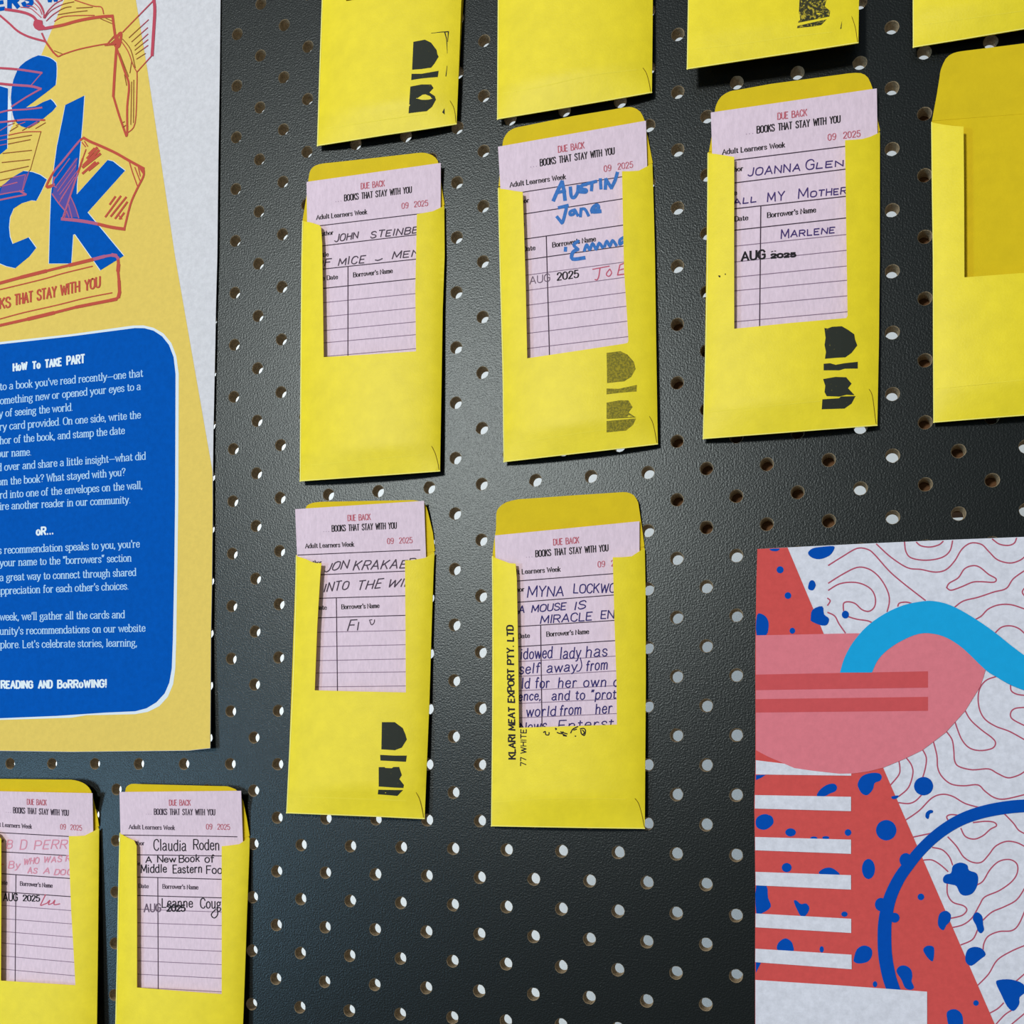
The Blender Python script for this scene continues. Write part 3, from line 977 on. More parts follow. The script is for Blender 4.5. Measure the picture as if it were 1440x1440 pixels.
# ---- middle row
q = ((416, 781.7), (611.2, 777), (597, 1152), (402.5, 1143.7))
env, hc, hf = envelope('yellow envelope with dark grey stamp shapes, its card standing above the flap', q,
    [(417.5, 779), (421, 755), (425, 728), (429.8, 715), (432, 710.7), (439.7, 707.1), (452, 705.6), (580.3, 703.2), (588, 704.4), (597, 707.6), (601.7, 719.9), (608.6, 748.9), (611.6, 774.9), (560, 786), (440, 788)],
    [(416, 781.7), (430.6, 786.3), (438.2, 790.1), (444, 791.8), (452, 791.7), (450.4, 807), (446, 880), (442.5, 970.7), (505, 972.4), (570.7, 973.7), (570.2, 880), (569.5, 788), (580, 787.5), (597.5, 784.5), (611, 777), (609.8, 800), (607, 880), (603.7, 990), (597, 1152), (540, 1149.2), (470, 1146.4), (402.5, 1143.7), (407, 1050), (411, 970), (415, 850)],
    bottom_seam(q, 24), h1=1.8)
ink = Ink(hf, .00006)
ink.poly(z(360, 720, 4, (708, 1182), (780, 1182), (825, 1215), (840, 1250), (848, 1280), (820, 1325), (780, 1340), (705, 1335)))
ink.poly(z(360, 720, 4, (698, 1366), (780, 1370), (848, 1370), (843, 1405), (780, 1402), (700, 1398)))
ink.poly(z(360, 1080, 4, (690, -5), (805, -6), (820, 40), (806, 62), (832, 96), (828, 112), (780, 110), (690, 104)))
ink.poly(z(360, 1080, 4, (688, 122), (780, 124), (826, 124), (795, 157), (685, 148)))
ink.build('stamp_mark', M['ink'], env, pieces=True)
c = card('pink card with grey slanted capitals and a tiny heart beside a short name', (415, 716), (596.3, 704.3), (417.8, 785), (599.2, 790),
    dict(TL=(415, 716), TR=(596.3, 704.3), V3=(474.1, 840.3), V4=(474.1, 868), V8=(474, 946.2), V9=(473.7, 965.5)), hc)
words(c, hc, 'handwriting', M['pen_grey'], [('JON', (455.8, 804.5), (487.9, 798.8), 10), ('KRAKAER', (496.3, 802), (582, 798), 11.5), ('INTO', (455, 832.5), (488.6, 828.6), 11.5), ('THE', (501.6, 830), (534.5, 826), 12), ('WILD', (543.6, 826), (592, 823.5), 11),
    ('F', (488.6, 886.6), (497.5, 886), 14), ([(502.6, 886), (504.4, 875)], 1.3), ([(519.6, 872), (522.3, 878.6), (526, 875.5), (526.6, 871.5)], 1.1), ([(519.6, 872), (523, 871.4)], 1)], thick=1.6, slant=.3, **HAND)

q = ((691.7, 782.5), (906.7, 770.8), (906.7, 1165.7), (690.5, 1162))
env, hc, hf = envelope('yellow envelope with black stamped lettering running up its left strip', q,
    [(692.6, 780), (694.5, 762), (697.3, 745), (698, 721.7), (701.3, 714), (711.7, 706.3), (728.3, 702.2), (806.7, 696.5), (871.7, 692.3), (881.7, 692.3), (891.7, 696.7), (897.5, 706.7), (901.7, 735), (906.3, 768.3), (850, 784), (730, 794)],
    [(691.7, 782.5), (706.7, 788.3), (716.7, 792), (725, 792.5), (726.7, 813), (728.6, 920), (729.7, 1023.3), (800, 1021.2), (867.5, 1019), (867, 960), (864, 873), (861.7, 783.7), (875, 783.5), (888.3, 782.3), (897, 776.5), (906.7, 770.8), (908, 840), (908.2, 960), (906.7, 1165.7), (830, 1164.6), (760, 1163.4), (690.5, 1162), (691.6, 1060), (692.6, 950), (692.4, 860)],
    ([(694, 1128), (750, 1124), (820, 1123), (880, 1124)], z(720, 1080, 4, (690, 170), (712, 200), (730, 260), (745, 335))), h1=1.8)
ink = Ink(hf, .00006)
text(ink, 'KLARI MEAT EXPORT PTY. LTD', (724.6, 1067), (721.4, 880), 9, up=(-8.6, -.2), thick=1.8, thin=2.6, gap=2.2, space=4.6, jit=.06)
text(ink, '77 WHITE', (739.6, 1077), (740, 1026), 8, up=(-7.6, -.2), thick=1.5, thin=1.2, gap=2.2, space=4)
for a in [((445, 1080), (460, 1072), (465, 1098), (490, 1100), (492, 1080)), ((545, 1045), (555, 1050), (548, 1056)), ((560, 1080), (590, 1090), (612, 1075)), ((600, 1090), (640, 1110), (612, 1106)), ((590, 1075), (645, 1092)),
          ((675, 1085), (690, 1055), (715, 1040), (735, 1030)), ((700, 1060), (725, 1052)), ((712, 1110), (718, 1112)), ((755, 1050), (785, 1045), (800, 1065), (790, 1105), (765, 1090), (760, 1060)), ((775, 1060), (790, 1080), (780, 1095))]:
    ink.line(cat(z(690, 850, 6, *a), 3), 1.6)
ink.build('stamped_lettering', M['black'], env, 'uneven black rubber stamp capitals')
c = card('pink card filled with lines of navy handwriting', (695.8, 753), (899.2, 733), (696.8, 786), (899.2, 778),
    dict(TL=(695.8, 753), TR=(899.2, 733), V3=(760, 878.3), V4=(760.8, 906.7), V9=(762, 1009)), hc)
words(c, hc, 'handwriting', M['pen_navy'], [('M', (741.7, 840), (754.5, 839), 15), ('YNA', (757, 839), (791.7, 838), 14), ('LOCKWO', (806.7, 834), (865, 833), 12.5), ('OOD', (865, 833), (888, 832), 12),
    ('A', (730, 862), (736.8, 861.4), 10), ('MOUSE', (747.5, 861), (795, 857), 9.5), ('IS', (807.5, 857.5), (822.5, 855.6), 10.5), ('MIRACLE', (760, 877), (831.7, 872), 11), ('EN', (845, 870), (862.8, 869.4), 11),
    ('idowed', (731.7, 927), (776, 925), 15), ('lady', (787, 926), (816, 925), 15), ('has', (823, 924.5), (853.3, 922.5), 15), ('self', (730, 947.8), (758, 946), 14), ('away', (769, 946), (811, 943), 13), ('from', (824, 943.5), (854, 941), 14),
    ('ld for', (733.3, 968), (772, 967), 14), ('her own c', (784, 967), (869, 965), 13.5), ('ence,', (729, 985.5), (760, 984), 12), ('and to [prot', (776, 984.5), (865.5, 982.5), 13), ('world', (740, 1008), (781, 1006), 13.5), ('from', (787, 1006), (817, 1004), 14), ('her', (837, 1004), (860, 1002.5), 14),
    ('News', (731, 1030), (768, 1026), 13), ('Enterst', (785, 1027), (862, 1023), 13), ([(816, 925), (818, 936), (815, 943), (811, 944)], 1.2)], thick=1.6, slant=.10, jit=.05, gap=1.9, space=5)

# ---- bottom left pair
q = ((168, 1172), (351, 1178), (337, 1552), (160, 1537))
env, hc, hf = envelope('yellow envelope under the ochre poster, right one of the low pair', q,
    [(169.5, 1170), (172, 1145), (174.5, 1125), (176.3, 1111.4), (178.3, 1106), (185, 1102.3), (319.6, 1105.8), (328.8, 1109), (333.4, 1112), (341.8, 1126.7), (347, 1151), (351, 1175.6), (310, 1188), (200, 1184)],
    [(168, 1171.7), (180.6, 1178.6), (188.2, 1181.7), (192, 1189.3), (192.5, 1280), (192.5, 1388.7), (250, 1393.4), (311.7, 1398), (311.8, 1290), (311.7, 1190), (321, 1189.2), (336.4, 1187), (342.5, 1183), (351, 1178), (350.5, 1200), (347.5, 1280), (342.5, 1420), (337, 1552), (250, 1545), (160, 1537), (162, 1440), (164.5, 1340), (166, 1255)],
    None, h1=3.2, lean=9)
c = card('pink card with black ballpoint writing overlapping a blurred date stamp', (168, 1113.7), (339, 1112), (169.5, 1178), (341.6, 1186),
    dict(TL=(168, 1113.7), TR=(339, 1112), V3=(223, 1232.9), V4=(223, 1258.5), V9=(221.8, 1353), V10=(221.7, 1372.5)), hc, faded=1)
words(c, hc, 'handwriting', M['pen_black'], [('Claudia', (216.5, 1195.8), (261.5, 1196.4), 15), ('Roden', (272.2, 1194.4), (308.4, 1195.6), 14), ('A', (205, 1213), (213, 1213), 8.5), ('New', (221.5, 1212.5), (247, 1212), 8.5), ('Book', (252, 1212.8), (280.5, 1211.4), 9.5), ('of', (288, 1212.8), (300.5, 1212.5), 10),
    ('Middle', (198.5, 1227.5), (234, 1226.5), 11), ('Eastern', (243.5, 1227.8), (284, 1227), 11), ('Food', (290.5, 1228.5), (320, 1228.5), 11), ('Leanne', (228, 1276), (270.7, 1275.8), 12.5), ('Cougl', (282, 1277), (314, 1277.5), 14), ([(305, 1276), (306, 1286), (301, 1291), (297, 1286), (303, 1279)], 1.3)], thick=1.45, jit=.04, gap=1.6)
words(c, hc, 'date_stamp', M['stampg'], [('AUG', (202.7, 1282.4), (225.6, 1281.8), 11)], thick=1.7, gap=2)
words(c, hc, 'dark_date_stamp', M['stampb'], [('2025', (234.8, 1281.4), (260, 1281.4), 8.5)], thick=2.2, thin=1.6, gap=1.6)

q = ((-42, 1154), (139.3, 1164.5), (133, 1532), (-38, 1512))
env, hc, hf = envelope('yellow envelope in the lower left corner, cut by the left edge', q,
    [(-40, 1152), (-35, 1105), (-26, 1095), (0, 1095.3), (100, 1096.5), (111, 1098.7), (120.8, 1103.6), (127.8, 1112), (131.3, 1126), (136.8, 1146.7), (139.3, 1162), (100, 1174), (-10, 1164)],
    [(-42, 1154), (-20, 1163), (-4, 1172), (1.5, 1180), (1.5, 1280), (1, 1379), (50, 1382), (106, 1385.5), (103, 1330), (100, 1280), (97, 1200), (96.8, 1175.8), (108, 1175.8), (119.4, 1175), (125, 1172), (139.3, 1165), (138.5, 1250), (137, 1380), (136.2, 1440), (133, 1532), (40, 1520), (-38, 1512), (-40, 1330)],
    None, h1=4.0, lean=12)
c = card('pink card with faded red handwriting, at the left edge of the photograph', (-33, 1112), (129.9, 1115.4), (-34, 1160), (131, 1172),
    dict(TR=(129.9, 1115.4), V3=(22.5, 1230), V4=(22.2, 1255.4), V10=(21.2, 1364.5), AW=(44.4, 1165.4), BY=(96.8, 1146)), hc, faded=1)
words(c, hc, 'faded_handwriting', M['pen_pink'], [('B', (9, 1192.5), (16, 1192.5), 12), ('D', (28, 1194.5), (36, 1194.5), 13), ('PERRY', (48, 1194.5), (106, 1193), 12), ('By', (12, 1221), (27, 1221), 9), ('WHO', (33, 1216), (54, 1214), 8), ('WAS R', (61, 1213), (98, 1211), 8),
    ('AS', (38.9, 1227.5), (51, 1228.5), 8), ('A', (61, 1228), (69, 1228), 8), ('DOG', (76, 1230), (100, 1230.5), 8), ([(0, 1215), (5, 1215.6)], 1.4)], thick=1.5, slant=.18, **HAND)
words(c, hc, 'red_pen_name', M['pen_red'], [([(64, 1258), (60, 1266), (57, 1273), (61, 1272), (66, 1270)], 1.2), ([(66, 1270), (70, 1266), (68, 1272), (74, 1270)], 1.2), ([(74, 1270), (77, 1266), (76, 1272), (84, 1271)], 1.2)])
words(c, hc, 'date_stamp', M['stampb'], [('AUG', (4.9, 1266.8), (24.3, 1266.8), 10.5)], thick=1.5, gap=2)
words(c, hc, 'dark_date_stamp', M['stampb'], [('2025', (32.6, 1266.8), (55.5, 1267.5), 8.2)], thick=1.9, thin=1.1, gap=2)


# ------------------------------------------------------------------ the long poster on the left
edge1 = [(312, -260), (310, 0), (309, 100), (307, 225), (305.5, 360), (303.5, 435), (302.7, 485), (300, 610), (299.3, 672), (299.3, 720), (298.2, 820), (296.7, 895), (296.2, 980), (295.7, 1052.3)]
bot1 = [(265, 1055.7), (100, 1057.5), (0, 1056), (-300, 1052)]


def hp1(x, y):
    e = max(0, (x - 180) / 120)
    b = max(0, (y - 850) / 200)
    return (0.6 + 1.3 * e * e * min(1, max(.15, (y + 100) / 1100)) + 1.2 * b * b * (.4 + .6 * e) + .2 * math.sin(y / 130.0) * e * e) * MM


poster = thing('poster', P(0, 1056, 0), 'tall ochre and white printed poster with blue lettering and blue text panel', 'poster')
sheet('poster_paper', edge1 + bot1 + [(-300, -260)], hp1, M['paper'], poster, th=.0003, step=18)


def layer(name, material, polys, hf, lv, parent, label=None, step=20):
    ink = Ink(hf, lv * LAYER)
    for p in polys:
        ink.poly(p, step)
    return ink.build(name, material, parent, label, pieces=len(polys) > 1)


beam = [(163, -178), (191, 0), (207.5, 100), (246, 360), (298.7, 662.5), (299, 720), (297.9, 820), (296.4, 895), (295.4, 1051.8), (265, 1055.2), (100, 1057), (0, 1055.5), (-299, 1051.5), (-299, 944), (0, 218), (59, 75), (90, 0)]
layer('ochre_beam', M['beam'], [beam], hp1, 3, poster, step=18)
L_e = z(0, 0, 8, (430, 622), (500, 632), (560, 650), (600, 675), (632, 705), (637, 760), (635, 860), (625, 955), (590, 985), (520, 1040), (440, 1100), (380, 1145), (290, 1210), (400, 1195), (480, 1150), (570, 1115), (605, 1150), (635, 1195), (590, 1250), (540, 1290), (480, 1340), (400, 1395), (330, 1432), (300, 1440), (240, 1420), (190, 1385), (160, 1340), (145, 1290), (130, 1200), (122, 1100), (130, 1000), (150, 900), (170, 850), (195, 790), (230, 740), (290, 690), (360, 650))
L_u = [(-40, 113), (0, 121), (11.3, 124.4), (10.6, 165), (10, 208.8), (2.5, 215), (0, 217), (-40, 225)]
L_k = [(118.5, 134.4), (91.9, 147.5), (87.5, 170), (80, 206), (76, 236), (74, 250.6), (71.8, 273.5), (70.3, 311.7), (68.8, 370.5), (100, 370.5), (102.7, 330), (105.4, 329.2), (141.3, 380), (173.9, 359.8), (123, 298.7), (175.7, 239.9), (166.5, 233), (158.9, 226.9), (151.3, 225), (107.7, 273.5), (108, 260), (112.5, 210), (116, 170)]
L_c = [(0, 264), (15.3, 250.6), (32.8, 240.3), (45.8, 242), (56.5, 246), (65.7, 252.4), (58, 269), (50.9, 282.3), (44.3, 281.6), (30.6, 285.7), (19, 293.3), (13.8, 305.6), (12.5, 319.3), (13.8, 333), (17.6, 343), (40, 333.8), (50.7, 348.6), (41.3, 360.6), (21.4, 377), (9.2, 374.3), (0, 370.5), (-40, 345), (-48, 300), (-30, 272)]
letters = [L_e, L_u, L_k, L_c]
layer('pale_edge', M['pale'], [[(x + 1.0, y - .5) for x, y in p] for p in letters] + [[(x - .7, y + .6) for x, y in p] for p in (L_c, L_k)] + [[(9, 123), (17, 150), (16, 166), (18, 178), (10, 170)]], hp1, 4, poster)
layer('blue_lettering', M['blue'], letters, hp1, 6.5, poster)
top = Ink(hp1, 6.5 * LAYER)
text(top, 'ERS', (-5, 13), (44, 7), 17, thick=6.4, thin=5.4, gap=4, jit=.03)
text(top, 'W', (66, 1.5), (82, 0), 14, thick=5.5)
top.build('blue_title', M['blue'], poster)


def in_blue(x, y):
    return any(inside(p, x, y) for p in letters)


dr = {k: Ink(hp1, 10 * LAYER) for k in ('white', 'yel', 'olive', 'blue')}
beam_in = [(163, -178), (191, 0), (207.5, 100), (246, 360), (298.7, 662.5), (299, 1100), (-299, 1100), (-299, 944), (0, 218), (59, 75), (90, 0)]


def draw(pts, w, smooth=True):
    w = w * (1.45 if w > 1.5 else 1.2)
    if smooth and len(pts) > 2:
        pts = cat(pts, 4)
    pts = dens(pts, 2.5, closed=False)
    run, key = [], None
    for i in range(len(pts) - 1):
        mx, my = (pts[i][0] + pts[i + 1][0]) / 2, (pts[i][1] + pts[i + 1][1]) / 2
        k = 'blue' if in_blue(mx, my) else (('yel' if w > 1.3 else 'olive') if inside(beam_in, mx, my) else 'white')
        if k != key:
            if key:
                dr[key].line(run, w, step=30)
            run, key = [pts[i]], k
        run.append(pts[i + 1])
    if key:
        dr[key].line(run, w, step=30)


A = lambda *p: z(0, 0, 8, *p)
for p, w_ in [
    (A((60, 105), (200, 125), (300, 150), (370, 185), (405, 225)), 2.6), (A((500, 320), (700, 282), (850, 240), (1000, 208), (1150, 187), (1265, 180)), 2.9),
    (A((0, 175), (100, 260), (200, 350), (330, 415), (510, 465)), 2), (A((490, 200), (540, 120), (620, 40), (700, 0)), 1.1),
    (A((500, 205), (570, 120), (700, 50), (830, 20)), 1), (A((520, 235), (600, 160), (720, 90), (800, 75)), 1), (A((610, 240), (700, 190), (850, 175), (1060, 172)), 1.1),
    (A((650, 165), (800, 140), (980, 120)), 1), (A((860, 90), (1040, 80)), 1), (A((840, 0), (960, 40), (1060, 70), (1140, 80), (1165, 155)), 1.2),
    (A((400, 0), (450, 60), (490, 150), (490, 200)), 1.3), (A((380, 30), (440, 90), (470, 160)), 1), (A((230, 80), (330, 90), (390, 130), (460, 195)), 1), (A((300, 60), (370, 75), (410, 110)), 1), (A((420, 0), (470, 70), (495, 140)), 1),
    (A((1130, 210), (1260, 265)), .9), (A((1190, 205), (1260, 235)), .9), (A((600, 590), (650, 635), (710, 610), (900, 550), (1180, 495), (1290, 490)), 1.5), (A((610, 570), (700, 605)), .9),
    (A((1215, 480), (1280, 405)), 1), (A((1230, 500), (1300, 440)), 1)]:
    draw(p, w_)
for p, w_ in [(A((1265, 178), (1280, 300), (1298, 430), (1310, 480)), 2.4), (A((470, 375), (510, 465), (600, 590), (650, 635)), 1.6), (A((510, 465), (600, 590)), 1.8)]:
    draw(p, w_, False)
dr['white'].poly(A((400, 215), (380, 240), (372, 280), (390, 318), (430, 342), (485, 338), (505, 300), (480, 275), (475, 230), (440, 222)))
A = lambda *p: z(0, 0, 4, *p)
for p, w_ in [(A((690, 180), (865, 0)), 1.3), (A((865, 0), (870, 60), (862, 200), (855, 310)), 2.9), (A((855, 310), (770, 405)), 1.2), (A((650, 215), (680, 185), (672, 250), (655, 265), (640, 235)), 2.6), (A((655, 200), (665, 260)), 3.4),
              (A((655, 262), (645, 400), (637, 540)), 2.5), (A((637, 540), (670, 650), (710, 765)), 2), (A((655, 270), (700, 400), (725, 480), (715, 600), (715, 740), (710, 765)), 1.9), (A((680, 230), (720, 290), (750, 370), (770, 405)), 1.1),
              (A((690, 220), (735, 280), (760, 380)), 1), (A((770, 405), (770, 480), (760, 690), (720, 745)), 1.2), (A((740, 460), (735, 700)), .9), (A((752, 450), (750, 690)), .9), (A((672, 300), (722, 430)), 1), (A((700, 420), (712, 480)), 1),
              (A((725, 212), (835, 110)), .9), (A((740, 235), (830, 155)), .9), (A((758, 258), (832, 190)), .9), (A((758, 282), (832, 222)), .9), (A((762, 306), (832, 255)), .9), (A((768, 332), (818, 300)), .9),
              (A((600, 250), (650, 200)), 1.2), (A((590, 256), (655, 250)), 1.2), (A((688, 690), (700, 684)), 1), (A((692, 715), (706, 705)), 1), (A((740, 345), (730, 410)), .9)]:
    draw(p, w_)
A = lambda *p: z(0, 90, 8, *p)
for p, w_ in [(A((940, 830), (880, 880), (700, 1100), (600, 1220), (520, 1380), (600, 1370)), 1.9), (A((940, 830), (1010, 870), (1150, 930), (1300, 1000), (1440, 1080), (1614, 1175)), 2.6),
              (A((920, 880), (960, 930)), 1.2), (A((950, 870), (985, 925)), 1.2),
              (A((0, 45), (200, 60), (470, 100)), 2.1), (A((470, 100), (350, 240)), 1.1), (A((0, 220), (150, 235), (350, 250), (460, 280)), 2.3), (A((460, 280), (300, 370), (130, 480)), 1.6), (A((0, 545), (110, 520), (300, 510), (470, 490)), 1.6),
              (A((0, 655), (150, 640), (300, 625), (500, 630)), 1.8), (A((95, 800), (270, 765), (460, 760)), 1.1), (A((460, 760), (340, 1190)), .7), (A((85, 845), (355, 800)), 1), (A((90, 900), (340, 850)), 1), (A((30, 1005), (355, 970)), 1),
              (A((20, 1108), (335, 1075)), 1), (A((0, 1220), (320, 1150)), 1), (A((0, 1310), (280, 1245)), 1), (A((0, 1380), (190, 1330)), 1), (A((340, 1190), (320, 1220), (260, 1410)), .7),
              (A((200, 700), (110, 755)), .9), (A((90, 690), (160, 665)), .9), (A((250, 748), (420, 645)), .9), (A((400, 725), (510, 660)), .9), (A((0, 750), (80, 700)), .9), (A((0, 810), (80, 795)), .9), (A((0, 860), (75, 845)), .9), (A((0, 915), (75, 900)), .9), (A((320, 720), (440, 650)), .9), (A((180, 690), (280, 655)), .9),
              (A((1090, 940), (980, 1060)), 2.2), (A((1110, 970), (940, 1140)), 2.6), (A((1125, 1010), (930, 1160)), 2.6), (A((1070, 1105), (930, 1230)), 2.2), (A((1105, 1110), (1000, 1195)), 2), (A((1060, 950), (1000, 1010)), 2)]:
    draw(p, w_)
A = lambda *p: z(0, 220, 6.545, *p)
for p, w_ in [(A((1320, 110), (1320, 180), (1260, 300), (1200, 440), (1145, 660)), 1.9), (A((1145, 668), (1020, 650), (870, 615), (720, 590), (570, 575)), 3.1), (A((580, 560), (620, 440), (650, 350), (700, 200), (760, 20)), 1.7), (A((760, 20), (790, -65)), 1.3),
              (A((710, 20), (520, 270)), 1), (A((700, 80), (530, 320)), 1), (A((715, 130), (550, 350)), 1), (A((690, 190), (560, 390)), 1), (A((640, 270), (545, 425)), 1), (A((640, 20), (500, 210)), 1), (A((480, 345), (540, 430), (600, 500)), 1.5), (A((610, 500), (590, 565)), 1.5),
              (A((650, 370), (690, 460), (725, 565)), 1.2), (A((630, 440), (662, 565)), 1.2), (A((612, 500), (635, 560)), 1), (A((500, 190), (490, 260), (520, 285)), 1.5), (A((430, 280), (500, 255)), 1.8),
              (A((1060, 370), (1010, 440)), 1.8), (A((1110, 365), (970, 555)), 1.8), (A((1160, 375), (1020, 550)), 1.8), (A((1170, 420), (1060, 570)), 1.8), (A((1140, 520), (1100, 575)), 1.8), (A((1090, 540), (1120, 575)), 1.4),
              (A((1190, 50), (1220, 150), (1270, 290)), 1.2), (A((1240, 100), (1290, 230)), 1.1), (A((1270, 90), (1290, 180)), 1.1), (A((1290, 110), (1318, 150)), 2),
              (A((0, 350), (110, 330), (220, 315)), 1.4), (A((240, 350), (180, 318)), 1.8), (A((0, 400), (120, 375), (235, 352)), 1.6), (A((40, 270), (160, 240)), .9), (A((235, 170), (205, 310)), .8)]:
    draw(p, w_)
# the stamp frame
fr_ = [(0, 398), (30.6, 389.6), (64, 381.2), (97.8, 372.8), (129.9, 365), (146.7, 360.6), (158, 358.6), (163, 359.5), (165.8, 363), (166.5, 372.8), (165.8, 380.4), (167.3, 395.7), (168, 411), (166.5, 417.5), (163, 420.6), (155.8, 422.2), (107, 431.8), (75, 440), (40, 448.5), (0, 457.5)]
for i in range(len(fr_) - 1):
    draw([fr_[i], fr_[i + 1]], 3.0 + .5 * math.sin(i * 2.3), False)
draw([(0, 407.2), (60, 392.6), (90, 384), (129.9, 374.3)], 1.3)
draw([(157.4, 411.7), (120, 419), (80, 429), (33, 439.6), (0, 448.5)], 1.3)
st = dr['yel']
for s, x0, y0, x1, y1 in [('KS', 0, 295, 56, 287), ('THAT', 84, 275, 182, 255), ('STAY', 210, 249, 315, 228), ('WITH', 342, 221, 446, 199), ('YOU', 478, 194, 562, 174)]:
    text(st, s, (x0 / 4, 360 + y0 / 4), (x1 / 4, 360 + y1 / 4), 14.2, thick=2.5, thin=2.0, gap=2, jit=.015)
for k_, n_, m_ in (('white', 'crimson_line_drawing', 'dr_white'), ('yel', 'rust_line_drawing', 'dr_yel'), ('olive', 'fine_brown_line', 'dr_olive'), ('blue', 'mauve_line', 'dr_blue')):
    dr[k_].build(n_, M[m_], poster)['kind'] = 'stuff'
vio = Ink(hp1, 8.2 * LAYER)
vio.poly(z(0, 220, 6.545, (715, 10), (690, 190), (650, 350), (620, 440), (600, 500), (540, 430), (485, 345), (495, 290), (525, 270), (600, 150), (690, 20)))
vio.poly(z(0, 220, 6.545, (650, 370), (725, 560), (600, 555), (612, 495)))
vio.poly(z(0, 220, 6.545, (20, 265), (110, 205), (270, 150), (210, 312), (0, 345)))
vio.build('violet_shading', M['dr_vio'], poster)
# the text panel
border = [(-299, 522), (0, 481), (100, 470), (150, 463), (187, 457.8), (202, 457.6), (216, 461), (230, 469), (241, 482.5), (248, 501), (251.3, 525), (250.8, 700), (249.4, 800), (247.8, 900), (246.5, 940), (243.5, 962), (236, 980), (224, 993), (208, 1001), (190, 1004.3), (150, 1005.3), (122, 1005.7), (100, 1009.3), (0, 1012.3), (-299, 1021)]
panel = [(-299, 526), (0, 484.2), (100, 473), (150, 466.5), (190, 461.3), (203, 461.5), (216, 465), (228, 473), (237.5, 485), (244, 502), (246.8, 526), (246.2, 700), (245, 800), (243, 900), (241.5, 940), (238, 960), (231.5, 975), (220, 987.5), (206, 996), (190, 1000.2), (150, 1002), (120, 1004), (80, 1006.7), (0, 1010), (-299, 1018)]
layer('panel_border', M['pale'], [border], hp1, 4.5, poster)
layer('blue_panel', M['blue'], [panel], hp1, 6.5, poster)
tx = Ink(hp1, 9.5 * LAYER)
for s, a, b in [
    ("to a book you've read recently_one that", (0, 548.7), (200.7, 529.5)), ('something new or opened your eyes to a', (-4.5, 569), (197.5, 548)), ('y of seeing the world.', (-1, 586.5), (102, 577.3)),
    ('ry card provided. On one side, write the', (-.5, 605.2), (197.5, 588)), ('hor of the book, and stamp the date', (0, 624.5), (175, 610)), ('our name.', (-3.5, 643), (43.7, 640.2)),
    ('d over and share a little insight_what did', (-3, 662.4), (204.5, 646)), ('om the book? What stayed with you?', (-3, 682.6), (176, 668.7)), ('rd into one of the envelopes on the wall,', (0, 701), (200, 687)),
    ('pire another reader in our community.', (-6, 717.3), (183, 707.3)), ("s recommendation speaks to you, you're", (-2, 778.9), (196, 769.5)), ('your name to the [borrowers] section', (0, 796.5), (184.5, 789.3)),
    ('a great way to connect through shared', (0, 817), (191, 809.5)), ("appreciation for each other's choices.", (-4.5, 836), (180.5, 828.7)), ("week, we'll gather all the cards and", (0, 872.5), (175, 869)),
    ("unity's recommendations on our website", (0, 892.5), (204, 888)), ("xplore. Let's celebrate stories, learning,", (-5, 911.5), (192.5, 908.7))]:
    text(tx, s, a, b, 10.2, thick=1.45, thin=.85, serif=1.0, gap=1.25, space=3.6)
tx.build('body_text', M['text'], poster)
hd = Ink(hp1, 9.5 * LAYER)
for s, a, b, h in [('HoW', (19, 521.5), (37.5, 519), 9.6), ('To', (46, 518.4), (56, 517.4), 9.4), ('TAKE', (64, 516.6), (86, 513.8), 10), ('PART', (94.5, 512.8), (118.5, 509.8), 11), ('oR...', (51.5, 752.3), (74.5, 750.6), 10),
                   ('READING', (2, 967.6), (45.5, 967.4), 9.6), ('AND', (54.5, 967.4), (73, 967), 9.8), ('BoRRoWING!', (81.5, 967.2), (149.5, 966), 10)]:
    text(hd, s, a, b, h, thick=2.6, thin=2.3, gap=2.6, jit=.03)
hd.build('heading_text', M['head'], poster)

# ------------------------------------------------------------------ the patterned poster on the right


def hp2(x, y):
    e = max(0, (1110 - x) / 50)
    return (0.8 + .35 * e * e * (.5 + .5 * math.sin(y / 95.0)) + .3 * max(0, (900 - y) / 150) ** 2) * MM


